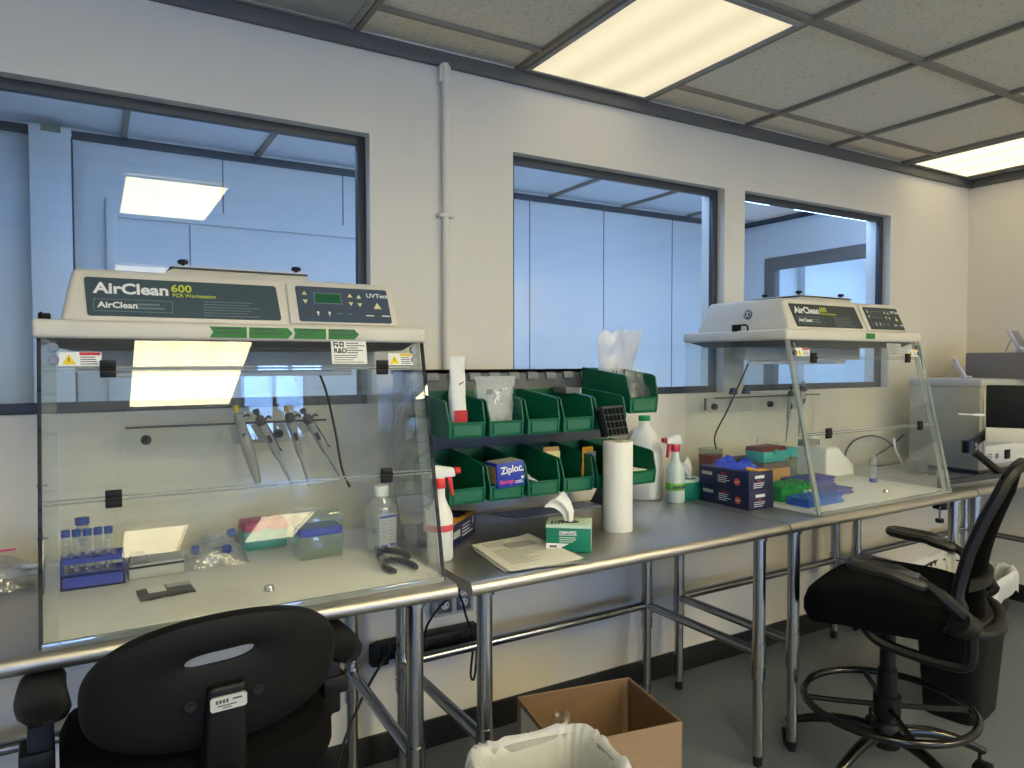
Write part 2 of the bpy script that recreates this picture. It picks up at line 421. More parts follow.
structure('trim_7', MB().box(5.2, FY+.03, 0, 5.32, FY+.1, CZ), M['far_wall'], 0)
# panel joints, pilaster and a cased panel on the far wall
g = MB()
for x in (.58, 1.205, 2.43, 3.03, 3.66): g.box(x-.003, FY-.003, 0 if x > 1.3 else 2.12, x+.003, FY-.0003, 2.397)
g.box(.418, FY-.003, 0, .424, FY-.0003, 2.05)
structure('trim_8', g, M['grey'], 0)
structure('pillar', MB().box(-.235, FY-.12, 0, -.075, FY-.0005, CZ-.03, .003), M['far_wall'])
structure('pillar_shade', MB().box(-.0775, FY-.1205, 0, -.0715, FY-.0005, CZ-.06), M['frame'], 0)  # dark strip standing in for the shadow line down the pillar's side
structure('trim_13', MB().box(-.19, FY-.124, CZ-.05, -.115, FY-.1205, CZ-.02), M['grid'], 0)
g = MB().box(.055, FY-.03, 0, .105, FY-.0005, 2.14, .003).box(.105, FY-.022, 2.055, 2.0, FY-.0005, 2.12, .003)
structure('trim_10', g, M['far_wall'])

# ------------------------------------------------------------------ lights
def lens_mat(name, col, s):
    m, nt, out = new_mat(name)
    N = nt.nodes.new; L = nt.links.new
    tc = N('ShaderNodeTexCoord'); sp = N('ShaderNodeSeparateXYZ'); L(tc.outputs['Object'], sp.inputs[0])
    def wave(sock, k, a, b):
        q = N('ShaderNodeMath'); q.operation = 'MULTIPLY'; q.inputs[1].default_value = k; L(sock, q.inputs[0])
        c = N('ShaderNodeMath'); c.operation = 'COSINE'; L(q.outputs[0], c.inputs[0])
        d = N('ShaderNodeMath'); d.operation = 'MULTIPLY_ADD'; d.inputs[1].default_value = a; d.inputs[2].default_value = b
        L(c.outputs[0], d.inputs[0]); return d.outputs[0]
    w1 = wave(sp.outputs['X'], 2*PI/.19, .07, .93); w2 = wave(sp.outputs['Y'], 2*PI/.016, .035, .965)
    mu = N('ShaderNodeMath'); mu.operation = 'MULTIPLY'; L(w1, mu.inputs[0]); L(w2, mu.inputs[1])
    m2 = N('ShaderNodeMath'); m2.operation = 'MULTIPLY'; m2.inputs[1].default_value = s; L(mu.outputs[0], m2.inputs[0])
    e = N('ShaderNodeEmission'); e.inputs[0].default_value = rgb(*col); L(m2.outputs[0], e.inputs[1]); L(e.outputs[0], out.inputs[0])
    return m
LENS = lens_mat('lit_prismatic_lens', (255, 242, 204), .90)
LENSR = lens_mat('lit_prismatic_lens_corner', (255, 240, 196), 1.6)
LENSB = lens_mat('lit_prismatic_lens_bright', (254, 240, 190), 23.0)
LENSE = lens_mat('added_lens_strong', (255, 236, 180), 48.0)  # only for the fill panels added at the right
LENSC = lens_mat('lit_prismatic_lens_dim', (255, 240, 200), 10.0)
LENSD = lens_mat('fill_light_lens', (158, 192, 252), 15.5)
LENSOFF = mat('unlit_lens', (150, 152, 146), .4)
FRM = mat('fixture_frame', (150, 150, 146), .45)
def ceiling_light(x0, y0, x1, y1, m, label, group=None):
    t = thing('ceiling_light', label, 'ceiling light', ((x0+x1)/2, (y0+y1)/2, CZ-.004), group=group)
    a, b = (x1-x0)/2, (y1-y0)/2; f = MB(); w = .022
    f.box(-a, -b, -.004, a, -b+w, .006, .0015); f.box(-a, b-w, -.004, a, b, .006, .0015)
    f.box(-a, -b+w, -.004, -a+w, b-w, .006, .0015); f.box(a-w, -b+w, -.004, a, b-w, .006, .0015)
    f.build('frame', FRM, t)
    MB().box(-a+w, -b+w, 0, a-w, b-w, .006).build('lens', m, t, 0)
    return t
G = 'recessed ceiling lights behind the camera'
ceiling_light(1.376, 1.494, 1.960, WY-.024, LENS, 'large lit ceiling panel above the middle window')
ceiling_light(3.824, .90, 4.40, WY-.024, LENSR, 'lit ceiling panel in the far corner by the right wall')
ceiling_light(.142, .895, .734, WY-.024, LENSOFF, 'switched off ceiling panel at the top left edge above the left window')
ceiling_light(.15, -1.19, .75, .02, LENSB, 'added unseen ceiling panel behind the camera', G)
for x in (.19, 1.44):
    ceiling_light(x, -5.5, x+.6, -4.25, LENSC, 'added unseen ceiling panel behind the camera', G)
ceiling_light(1.978, -1.19, 2.574, .02, LENSB, 'added unseen ceiling panel behind the camera', G)  # fill panel added out of view to light the room
ceiling_light(3.82, -3.95, 4.42, -2.75, LENSE, 'added unseen ceiling panel behind the camera', G)  # added out of view to brighten the right wall
ceiling_light(3.2, -3.3, 3.8, -2.1, LENSE, 'added unseen ceiling panel behind the camera', G)  # second added panel for the right side, also unseen
ceiling_light(-2.4, -1.19, -1.8, .02, LENSC, 'added unseen ceiling panel behind the camera', G)  # another unseen panel, added as fill from the left
G = 'hidden fill lights added to the next room'
def trough(x, y, w, d, label):  # fill light added above the sight line to brighten the next room and ceiling
    t = thing('added_fill_light', label, 'ceiling light', (x, y, CZ-.235), group=G)
    MB().box(-w/2, -d/2, 0, w/2, d/2, .02).build('lens', LENSD, t, 0)
    for q in (-w/2+.1, w/2-.1): MB().cyl((q,0,.02), (q,0,.231), .003, n=6).build('hanger', M['galv'], t)
for x, y in ((.45,2.53), (1.75,2.53), (2.75,2.53), (3.75,2.53), (5.5,2.53), (5.6,3.0), (5.7,3.4)):
    trough(x, y, .8, .16, 'added cool fill light hidden from view in the room behind the windows')

wd = bpy.data.worlds.new('world'); SC.world = wd; wd.use_nodes = True
wd.node_tree.nodes['Background'].inputs[0].default_value = (.6, .75, 1, 1); wd.node_tree.nodes['Background'].inputs[1].default_value = .15

# conduit on the wall
t = thing('conduit', 'white painted vertical conduit pipe on the wall between two windows', 'pipe', (1.062, WY-.018, .95))
MB().cyl((0,0,0), (0,0,1.445), .0125, n=14).build('pipe', M['wall'], t)
MB().box(-.022,-.004,1.38,.022,.0175,1.446,.004).build('end_box', M['wall'], t)
for z in (.25, .915): MB().box(-.03,-.0145,z,.03,.0175,z+.014,.003).build('strap', M['wall'], t)
HB = .818
BD = .69
def bench(x, y, rot, W, label, ia=.085, ib=.085):
    t = thing('steel_work_table', label, 'table', (x, y, 0), rot, 'stainless steel work tables along the window wall')
    r = .018
    prof = [(r, HB)] + [(r - r*math.sin(k*PI/8), HB - r + r*math.cos(k*PI/8)) for k in range(1, 8)] + [(r, HB-2*r), (r+.012, HB-2*r), (r+.012, HB-.03), (BD-.012, HB-.03), (BD-.012, HB-2*r), (BD, HB-2*r), (BD, HB)]
    MB().prism(prof, 'x', 0, W).build('table_top', M['steel'], t)
    ZJ = .385
    lx = (ia, W-ib); ly = (.055, BD-.085)
    for a in lx:
        for b in ly:
            m = MB().cyl((a,b,.30), (a,b,HB-.03), .0205, n=18).cyl((a,b,.295), (a,b,.335), .0225, n=18).cyl((a,b,.035), (a,b,.30), .0178, n=18)
            m.cyl((a,b,HB-.05), (a,b,HB-.0295), .026, n=18).cyl((a,b,ZJ-.035), (a,b,ZJ+.035), .0235, n=18)
            l = m.build('leg', M['tube'], t)
            MB().cyl((a,b,0), (a,b,.04), .0145, .0165, n=14).build('foot', M['rubber'], l)
    for a in lx: MB().cyl((a,ly[0]+.018,ZJ), (a,ly[1]-.018,ZJ), .0165, n=14).build('side_rail', M['tube'], t)
    MB().cyl((lx[0]+.018,ly[1],ZJ), (lx[1]-.018,ly[1],ZJ), .0165, n=14).build('rear_rail', M['tube'], t)
    return t
bench(-.490, 1.575, -1.5, 1.246, 'stainless steel work table under the larger left workstation', ib=.092)
bench(.789, 1.532, .9, 1.203, 'stainless steel work table in the middle with the green bins on it', ia=.064)
bench(2.000, 1.5515, .9, 1.222, 'stainless steel work table under the right workstation')
bench(3.230, 1.571, .9, 1.22, 'stainless steel work table at the far right under the grey instrument')
def decal_lines(x0, z0, w, n, gap, h, parent, m, T, y=-.0004, name='printed_lines', seed=1, full=False):
    """rows of unreadable small print as thin bars, in the plane of matrix T"""
    rr = random.Random(seed); g = MB()
    for k in range(n):
        ww = w if full else w*rr.uniform(.55, 1)
        g.box(x0, y, z0-k*gap-h, x0+ww, y+.0003, z0-k*gap, M=T)
    return g.build(name, m, parent, 0)
def tri(g, x, z, s, up=True, y=-.0005, T=None, d=.0003):
    q = s if up else -s
    g.prism([(x-s*.6, z-q*.5), (x+s*.6, z-q*.5), (x, z+q*.55)], 'y', y, y+d, M=T)

def workstation(loc, rotz, S, label, big):
    t = thing('clean_air_workstation', label, 'workstation', loc, rotz); t.scale = (1, 1, 1)
    W, D, HZ, YT = .84*S, .62*S, .594*S, .135*S
    th = .006*S
    # clear cabinet
    MB().box(.004, .006, 0, W-.004, D, .012*S, .002).build('base_panel', M['white'], t)
    MB().box(.004, -.004, .0, W-.004, .006, .014*S, .002).build('base_lip', M['acrlip'], t)
    MB().box(th, D-th, .012*S, W-th, D, HZ).build('rear_panel', M['acrylic'], t, 0)
    fy = lambda z: .004 + (YT-.004)*(z-.012*S)/(HZ-.012*S)
    for nm, a in (('side_panel', 0), ('side_panel', W-th)):
        s = MB().prism([(.008, .004), (D, .004), (D, HZ), (YT+.004, HZ)], 'x', a, a+th).build(nm, M['acrylic'], t, 0)
        e = MB().prism([(.0, .004), (.008, .004), (YT+.004, HZ), (YT-.004, HZ)], 'x', a-.0005-(0 if big else .004), a+th+.0005+(0 if big else .004)).build('side_edge', M['acredge'] if big else M['acrlip'], s, 0)
        for z in (.2, .3, .46): MB().box(a-.003 if a == 0 else a-.012*S, fy(z*S)+.012, z*S, a+.016*S if a == 0 else a+th+.003, fy(z*S)+.016, z*S+.004).build('hinge_pin', M['grey'], s, 0)
        c = MB()
        q = a+th if a == 0 else a-.026*S
        c.hexa([(q,fy(.02*S)+.010,.012*S),(q+.026*S,fy(.02*S)+.010,.012*S),(q+.026*S,fy(.02*S)+.014,.012*S),(q,fy(.02*S)+.014,.012*S),
                (q,YT+.012,HZ),(q+.026*S,YT+.012,HZ),(q+.026*S,YT+.016,HZ),(q,YT+.016,HZ)])
        c.build('corner_strip', M['acrlip'] if not big else M['acrylic2'], s, 0)
    zs = [.014*S, .268*S, .531*S, HZ-.0005]
    for i, nm in enumerate(('lower_door', 'upper_door', 'front_fascia')):
        z0, z1 = zs[i]+.002*S, zs[i+1]-.002*S
        v = []
        for z in (z0, z1):
            v += [(th+.001, fy(z), z), (W-th-.001, fy(z), z), (W-th-.001, fy(z)+.005*S, z), (th+.001, fy(z)+.005*S, z)]
        p = MB().hexa(v).build(nm, M['acrylic'], t, 0)
        g = MB()
        for z, q in ((z0, 0), (z1, 1)):
            if (i == 0 and q == 0) or (i == 2 and q == 1): continue
            zz = z + (.003 if q == 0 else -.003)*S
            g.hexa([(th+.002,fy(z)-.0006,min(z,zz)),(W-th-.002,fy(z)-.0006,min(z,zz)),(W-th-.002,fy(z)+.0056,min(z,zz)),(th+.002,fy(z)+.0056,min(z,zz)),
                    (th+.002,fy(z)-.0006,max(z,zz)),(W-th-.002,fy(z)-.0006,max(z,zz)),(W-th-.002,fy(z)+.0056,max(z,zz)),(th+.002,fy(z)+.0056,max(z,zz))])
        g.build('polished_edge', M['acrlip'], p, 0)
    for z, xx in ((.531, (.123, .84-.118)), (.268, (.128, .84-.130))):
        for x in xx:
            y = fy(z*S); h = MB(); k = S
            for sgn in (-1, 1):
                h.box(x*k-.015*k, y-.009*k, z*k + (.002 if sgn > 0 else -.018)*k, x*k+.015*k, y-.001, z*k + (.018 if sgn > 0 else -.002)*k, .002)
            h.cyl((x*k-.015*k, y-.007*k, z*k), (x*k+.015*k, y-.007*k, z*k), .0042*k, n=10)
            h.build('hinge', M['black'], t)
    # ---- hood
    z0, z1 = HZ, .633*S; yb = .625*S
    MB().box(-.009*S, YT-.004, z0, W+.009*S, yb, z1, .009*S, seg=3).build('hood_rim', M['hood'], t)
    a, b = .038*S, .785*S; zt = .748*S
    yf0, yf1, yr0, yr1 = .152*S, .205*S, .60*S, .55*S
    c0, c1 = .062*S, .782*S
    v = [(a,yf0,z1-.004),(b,yf0,z1-.004),(b,yr0,z1-.004),(a,yr0,z1-.004),(c0,yf1,zt),(c1,yf1,zt),(c1,yr1,zt),(c0,yr1,zt)]
    MB().hexa(v, .012*S, seg=3).build('hood_cover', M['hood'], t)
    sl = math.atan2(yf1-yf0, zt-z1+.004)                   # lean of the cover's front face
    def FT_(x, z):                                         # frame on the front face: local x right, z up the face
        k = (z*S - z1)/(zt - z1); y = yf0 + (yf1-yf0)*k
        return Matrix.Translation((x*S, y, z*S)) @ Matrix.Rotation(-sl, 4, 'X')
    base = FT_(0, .633)
    rotF = (PI/2 - sl, 0, 0)
    ly = (zt-z1)/math.cos(sl)
    def FP(x, h, off): return base @ Vector((x*S, -off, h*S))
    # control pod, slightly proud
    MB().hexa([(.505*S,-.006,.004*S),(.777*S,-.006,.004*S),(.777*S,.01,.004*S),(.505*S,.01,.004*S),
               (.505*S,-.006,.115*S),(.767*S,-.006,.115*S),(.767*S,.01,.115*S),(.505*S,.01,.115*S)], .004*S, M=base).build('control_pod', M['hood'], t)
    def rpoly(x0, z0_, x1, z1_, r=.006, slant=0.0):
        pts = []
        for cx, cz, a0 in ((x1-r, z0_+r, -90), (x1-r, z1_-r, 0), (x0+r, z1_-r, 90), (x0+r, z0_+r, 180)):
            for k in range(4):
                q = R(a0+30*k); px, pz = cx+r*math.cos(q), cz+r*math.sin(q)
                pts.append(((px - slant*(pz-z0_))*S, pz*S))
        return pts
    bp = MB().prism(rpoly(.088, .012, .486, .104, slant=.06), 'y', -.0012, .002, M=base).build('brand_panel', M['brand'] if big else M['brandR'], t, 0)
    w_ = (.45 if not big else .85)
    text('AirClean', .036*S, M['ink'], bp, FP(.100, .066, .0014), rotF, bold=.03, sx=1.12, space=1.0)
    text('600', .026*S, M['lime'], bp, FP(.250, .076, .0014), rotF, bold=.02, sx=1.1)
    text('PCR Workstation', .0125*S, M['lime'], bp, FP(.252, .063, .0014), rotF, bold=.01, sx=1.0)
    g = MB(); e = .0012
    for q in ((.099,.022,.252,.022+e),(.099,.052-e,.252,.052),(.099,.022,.099+e,.052),(.252-e,.022,.252,.052)): g.box(q[0]*S,-.0016,q[1]*S,q[2]*S,-.0011,q[3]*S,M=base)
    g.build('panel_outline', M['inkdim'], bp, 0)
    text('AirClean', .020*S, M['ink'], bp, FP(.107, .031, .0014), rotF, bold=.025, sx=1.05)
    decal_lines(.178*S, .043*S, .072*S, 2, .009*S, .004*S, bp, M['inkdim'], base, y=-.0015, name='printed_lines', seed=3)
    decal_lines(.315*S, .055*S, .165*S, 6, .0072*S, .0016*S, bp, M['inkdim'], base, y=-.0015, name='printed_lines', seed=4)
    # control panel
    pb = base @ Matrix.Translation((0, -.006, 0))
    FP2 = lambda x, h, off=.0014: pb @ Vector((x*S, -off, h*S))
    cp = MB().prism(rpoly(.527, .008, .762, .105, slant=.02), 'y', -.0012, .002, M=pb).build('control_panel', M['ctl'] if big else M['brandR'], t, 0)
    MB().box(.570*S, -.0018, .060*S, .635*S, -.001, .086*S, M=pb).build('display', M['lcd'] if big else M['navybar'], cp, 0)
    g = MB()
    for q in ((.568,.058,.637,.060),(.568,.086,.637,.088),(.568,.058,.570,.088),(.635,.058,.637,.088)): g.box(q[0]*S,-.0019,q[1]*S,q[2]*S,-.001,q[3]*S,M=pb)
    g.build('display_bezel', M['inkdim'], cp, 0)
    for x, zz in ((.546,.086),(.546,.062),(.660,.084),(.660,.060),(.683,.082),(.683,.058)):
        bt = MB().box((x-.0085)*S, -.0017, (zz-.009)*S, (x+.0085)*S, -.001, (zz+.009)*S, M=pb).build('button', M['brand'], cp, 0)
        g = MB(); tri(g, x*S, zz*S, .0105*S, up=(zz > .07), y=-.0021, T=pb); g.build('arrow', M['cream'], bt, 0)
    for i, x in enumerate((.546, .574, .602, .628, .655)):
        bt = MB().box((x-.0095)*S, -.0017, .020*S, (x+.0095)*S, -.001, .042*S, M=pb).build('button', M['brand'], cp, 0)
        g = MB()
        if i in (1, 2): g.cyl((x*S,-.0021,.033*S), (x*S,-.0017,.033*S), .0035*S, n=10, M=pb); g.box((x-.0012)*S,-.0021,.024*S,(x+.0012)*S,-.0017,.031*S,M=pb)
        else: g.box((x-.006)*S,-.0021,.030*S,(x+.006)*S,-.0017,.033*S,M=pb)
        g.build('icon', M['ink'] if i in (1, 2) else (M['maroon'] if i == 0 else M['inkdim']), bt, 0)
    for x in (.688, .730):
        bt = MB().box(x*S, -.0017, .020*S, (x+.031)*S, -.001, .038*S, M=pb).build('button', M['brand'], cp, 0)
        MB().box((x+.007)*S, -.0021, .027*S, (x+.028)*S, -.0017, .030*S, M=pb).build('icon', M['ink'], bt, 0)
    text('UVTect', .0165*S, M['ink'], cp, FP2(.703, .081), rotF, bold=.02, sx=1.12)
    g = MB(); tri(g, .729*S, .057*S, .017*S, y=-.0019, T=pb); g.build('warning_triangle', M['cream'], cp, 0)
    # filter cover with two or three black knobs
    fz = zt
    MB().hexa([(.235*S,.25*S,fz-.002),(.575*S,.25*S,fz-.002),(.575*S,.52*S,fz-.002),(.235*S,.52*S,fz-.002),
               (.262*S,.272*S,fz+.019*S),(.575*S,.272*S,fz+.019*S),(.575*S,.50*S,fz+.019*S),(.262*S,.50*S,fz+.019*S)], .003).build('filter_base', M['hood'], t)
    fc = MB().box(.256*S, .266*S, fz+.019*S, .578*S, .505*S, fz+.0225*S, .001).build('filter_lid', M['darkgrey'], t)
    MB().box(.262*S, .270*S, fz+.0225*S, .574*S, .50*S, fz+.026*S, .001).build('filter_cap', M['hood'], t)
    for x, y in ((.287, .30), (.556, .30)) + (((.30, .47), (.54, .47)) if not big else ()):
        MB().lathe([(.004,0),(.004,.006*S),(.011*S,.008*S),(.0125*S,.012*S),(.011*S,.0165*S),(.006*S,.0185*S)], (x*S, y*S, fz+.026*S), 16).build('knob', M['black'], t)
    # underside tray, lamp housing
    g = MB().hexa([(.035*S,.19*S,HZ-.020*S),(.805*S,.19*S,HZ-.020*S),(.79*S,.56*S,HZ-.020*S),(.05*S,.56*S,HZ-.020*S),(.012*S,.15*S,HZ+.001),(.828*S,.15*S,HZ+.001),(.828*S,.61*S,HZ+.001),(.012*S,.61*S,HZ+.001)], .003)
    g.build('fan_tray', M['darkgrey'], t)
    MB().box(.06*S, .36*S, HZ-.070*S, .79*S, .43*S, HZ-.0205*S, .004).build('lamp_housing', M['lightgrey'], t)
    MB().cyl((.12*S,.395*S,HZ-.079*S), (.73*S,.395*S,HZ-.079*S), .008*S, n=12).build('lamp_tube', M['white'], t)
    # side handle bracket
    hb = MB().tube([(-.002, .345*S, z1+.010), (-.002, .345*S, z1+.021), (-.002, .312*S, z1+.021), (-.002, .303*S, z1+.014), (-.002,.303*S,z1-.003)], .004, 8)
    hb.box(-.010, .345*S, z1-.003, .014, .372*S, z1+.024, .002)
    hb.build('side_bracket', M['black'], t)
    # bolts
    for x in (.028*S, W-.028*S):
        for z in (.549, .575):
            y = fy(z*S)
            MB().cyl((x, y-.0055, z*S), (x, y+.001, z*S), .0085*S, .0095*S, n=14).build('bolt', M['galv'], t)
    # warning labels
    def sticker(x0, z0_, w, h, m, nm):
        z = z0_*S; y = fy(z); sl2 = math.atan2(YT, HZ)
        T = Matrix.Translation((x0*S, y-.0006, z)) @ Matrix.Rotation(-sl2, 4, 'X')
        o = MB().box(0, -.0006, 0, w*S, .0, h*S, M=T).build(nm, m, t, 0); return o, T, sl2
    for x0, hdr, w in ((.036, M['red'], .076), (.84-.098, M['yellow'], .066)):
        o, T, s2 = sticker(x0, .537, w, .030, M['ink'], 'warning_label')
        g = MB(); tri(g, w*.24*S, .0135*S, .021*S, y=-.0011, T=T); g.build('warning_triangle', M['yellow'], o, 0)
        g = MB().box(w*.228*S, -.0015, .009*S, w*.252*S, -.001, .018*S, M=T); g.build('warning_mark', M['inkblack'], o, 0)
        MB().box(w*.48*S, -.0011, .0225*S, w*.97*S, -.0005, .0288*S, M=T).build('label_header', hdr, o, 0)
        decal_lines(w*.5*S, .0195*S, w*.42*S, 4, .0048*S, .0018*S, o, M['darkgrey'], T, y=-.001, seed=5)
    if big:
        o, T, s2 = sticker(.597, .540, .089, .057, M['paper'], 'inventory_label')
        g = MB()
        for q in ((.006,.043,.009,.055),(.006,.052,.018,.055),(.006,.047,.016,.049),(.013,.043,.018,.049),(.021,.043,.024,.055),(.021,.043,.032,.046),(.029,.046,.032,.055),(.024,.052,.029,.055)):
            g.box(q[0]*S,-.0011,q[1]*S,q[2]*S,-.0006,q[3]*S,M=T)
        g.build('label_emblem', M['inkblack'], o, 0)
        p = T @ Vector((.006*S, -.0008, .0275*S)); text('R&D', .0165*S, M['inkblack'], o, p, (PI/2-s2,0,0), bold=.03, sx=1.0)
        decal_lines(.038*S, .053*S, .048*S, 5, .006*S, .0022*S, o, M['darkgrey'], T, y=-.001, seed=8)
        decal_lines(.006*S, .022*S, .078*S, 4, .0056*S, .0018*S, o, M['darkgrey'], T, y=-.001, seed=9)
        # green tape arrows on the rim
        yt = YT-.004-.0004
        for k, (x0, x1, kind) in enumerate(((.322,.402,'flag'),(.403,.506,'arrow'),(.507,.585,'tail'),(.587,.668,'arrow'))):
            zz0, zz1 = HZ+.006*S, HZ+.031*S; zm = (zz0+zz1)/2
            P = {'flag': [(x0*S,zz0),(x1*S,zz0),(x1*S,zz1),(x0*S,zz1),((x0+.008)*S,zm)],
                 'arrow': [((x0+.004)*S,zz0),((x1-.012)*S,zz0),(x1*S,zm),((x1-.012)*S,zz1),((x0+.004)*S,zz1)],
                 'tail': [(x0*S,zz0),(x1*S,zz0),(x1*S,zz1),(x0*S,zz1),((x0+.004)*S,zm)]}[kind]
            o = MB().prism(P, 'y', yt, yt+.0006).build('green_tape', M['tape'], t, 0)
            decal_lines((x0+.012)*S, zz1-.003*S, (x1-x0-.022)*S, 2, .0095*S, .0028*S, o, M['darkgrey'], None, y=yt-.0004, name='handwriting', seed=20+k)
    else:
        yt = YT-.0044
        o = MB().box(.462*S, yt, HZ+.010*S, .522*S, yt+.0006, HZ+.031*S).build('green_tape', M['tape'], t, 0)
        o, T, s2 = sticker(.600, .540, .10, .05, M['lightgrey'], 'inventory_label')
        decal_lines(.006*S, .045*S, .086*S, 6, .007*S, .0026*S, o, M['grey'], T, y=-.001, seed=8)
        # round sticker on the side of the cover
        Q = Matrix.Translation((.0500*S, .345*S, .694*S)) @ Matrix.Rotation(R(11.4), 4, 'Y') @ Matrix.Rotation(-PI/2, 4, 'Y')
        o = MB().cyl((0,0,0), (0,0,.0035), .019, n=24, M=Q).build('round_sticker', M['navy'], t)
        q = MB().cyl((0,0,.0036), (0,0,.0042), .0155, n=24, M=Q).build('sticker_ring', M['white'], o)
        q = MB().cyl((0,0,.0043), (0,0,.0047), .0135, n=24, M=Q).build('sticker_disc', M['navy'], o)
        MB().box(-.008,-.009,.0048,-.004,.009,.0052,M=Q).box(.004,-.009,.0048,.008,.009,.0052,M=Q).box(-.004,-.002,.0048,.004,.002,.0052,M=Q).build('sticker_mark', M['white'], o, 0)
    # floor lock knob and back rack for pipettes
    kx = .525 if big else .665
    k = MB().lathe([(.013,0),(.013,.004),(.0105,.007),(.0105,.010),(.009,.012)], (kx*W, (.115 if big else .10)*S, .012*S), 18).build('floor_knob', M['chrome'], t)
    r0, r1 = (.158, .705) if big else (.10, .80)
    zr = .366*S
    rk = MB().box(r0*S+.008, D-.062*S, zr, r1*S, D-.055*S, zr+.006, .001).build('pipette_rail', M['darkgrey'], t)
    MB().prism([((r0+.03)*S,zr-.062*S),((r1-.03)*S-.08,zr-.062*S),((r1-.03)*S,zr-.03*S),((r1-.03)*S,zr),((r0+.008)*S,zr),((r0+.008)*S,zr-.045*S)], 'y', D-.014*S, D-.010*S).build('rail_plate', M['acrylic2'], rk, 0)
    if not big: MB().box((r0+.003)*S, D-.016*S, zr-.05*S, (r0+.010)*S, D-.009*S, zr).build('plate_edge', M['darkgrey'], rk, 0)
    MB().box((r0+.01)*S, D-.06*S, zr-.002, r1*S-.004, D-.006, zr+.0005).build('rail_shelf', M['acrylic'], rk, 0)
    for x in ((r0+.06), (r0+.415)):
        MB().cyl((x*S, D-.022*S, zr-.036*S), (x*S, D-.006*S, zr-.036*S), .0125*S, .014*S, n=18).build('rail_knob', M['black'], rk)
    return t
STL = workstation((-.100, 1.583, HB+.0005), 0, 1.0, 'larger clear workstation at left with four green tape arrows on its cream hood', True)
STR = workstation((2.176, 1.575, HB+.0005), .9, 1.05, 'clear workstation at right with a round blue sticker on the side of its hood', False)
STR.scale = (.987, 1, 1)
ZB = HB + .0006
_before = set(o.name for o in COL.objects)
# ------------------------------------------------------------------ louvred bin rack and its green bins
BX, BYF, PIT = .846, 1.81, .1333
def make_rack():
    t = thing('bin_rack', 'grey louvred steel rack carrying two rows of green bins', 'rack', (.792, 2.085, ZB))
    W = 1.645 - .792
    MB().box(0, 0, .115, W, .004, .519, .001).box(0, 0, .505, W, .02, .519, .001).build('back_plate', M['rack'], t)
    for z in (.488, .305, .14):
        for k in range(11):
            x = .035 + k*.0765
            if x > W-.04: break
            MB().hexa([(x,-.0115,z-.004),(x+.042,-.0115,z-.004),(x+.042,-.0095,z-.004),(x,-.0095,z-.004),(x,-.009,z+.017),(x+.042,-.009,z+.017),(x+.042,.001,z+.022),(x,.001,z+.022)], .0008).build('louvre', M['grey'], t)
    for x in (0, W-.004):
        MB().prism([(.10,.0),(-.075,0),(-.075,.012),(-.02,.095),(0,.125),(.012,.125)], 'x', x, x+.004).box(x-.004 if x else x, -.075, 0, x+.004 if x else x+.008, .10, .004).build('foot_bracket', M['rack'], t)
    return t
make_rack()

def make_bin(W=.127, D=.262, H=.128, lip=.043):
    t = thing('storage_bin', '-', 'bin', (0, 0, 0), group='green plastic bins hung on the grey rack')
    th = .003; fl = .007
    m = MB()
    prof = [(0.006, 0), (0, lip), (.018, H*.80), (.03, H*.84), (D, H), (D, 0)]
    for a, s in ((0, 1), (W, -1)):                          # sides lean out a little
        v0 = [(a + s*(fl*(1-z/H)), y, z) for y, z in prof]; v1 = [(a + s*(fl*(1-z/H)+th), y, z) for y, z in prof]
        n = len(prof)
        m._new(v0+v1, [tuple(range(n)), tuple(range(2*n-1, n-1, -1))] + [(i, i+n, (i+1) % n+n, (i+1) % n) for i in range(n)])
    m.box(fl, .006, 0, W-fl, D, th); m.box(.001, D-th, 0, W-.001, D, H)
    m.hexa([(fl,.006,0),(W-fl,.006,0),(W-fl,.010,0),(fl,.010,0),(fl*.64,0,lip),(W-fl*.64,0,lip),(W-fl*.64,.004,lip),(fl*.64,.004,lip)])
    m.build('bin_body', M['bingreen'], t)
    r = MB()
    for a, s in ((0, 1), (W, -1)):
        pts = [(a + s*(fl*(1-z/H)+.0015), y, z) for y, z in ((.004, lip*.05), (-.001, lip), (.017, H*.80), (.03, H*.84), (D-.002, H))]
        r.tube(pts, .0032, 6)
    r.tube([(fl*.64, 0, lip), (W-fl*.64, 0, lip)], .0032, 6); r.tube([(fl, .006, .001), (W-fl, .006, .001)], .003, 6)
    r.box(.02, -.0012, lip*.18, W-.02, .004, lip*.86)
    r.build('bin_rim', M['bingreen'], t)
    MB().box(.02, D-.001, H-.02, W-.02, D+.008, H-.006, .001).build('hanging_lip', M['bingreen'], t)
    return t
names = ['leftmost', 'second from left', 'third from left', 'fourth from left', 'fifth from left', 'rightmost']
Lb = {(0,0): 'green bin at the left end of the top row holding a white pouch', (0,1): 'green bin in the top row holding the bag of clear beads', (0,2): 'empty looking green bin in the top row right of the bag of beads',
      (0,3): 'green bin in the top row left of the black perforated rack', (0,4): 'green bin in the top row behind the black perforated rack', (0,5): 'taller green bin hung higher at the right end of the top row',
      (1,0): 'green bin at the left end of the bottom row behind the red spray trigger', (1,1): 'green bin in the bottom row holding the blue zip bag carton', (1,2): 'green bin in the bottom row right of the blue carton',
      (1,3): 'green bin in the bottom row fourth from the left', (1,4): 'green bin in the bottom row behind the paper towel roll', (1,5): 'green bin at the right end of the bottom row beside the milky jug'}
proto = make_bin()
first = True
for row, z in ((0, 1.146), (1, .953)):
    for k in range(6):
        loc = (BX + PIT*k + .003, BYF, z)
        if (row, k) == (0, 5):
            b = make_bin(.132, .262, .150, .05); b.location = (loc[0]-.002, BYF-.005, 1.196); b['label'] = Lb[(0, 5)]; continue
        if first: proto.location = loc; proto['label'] = Lb[(row, k)]; first = False
        else: dup(proto, loc, label=Lb[(row, k)])

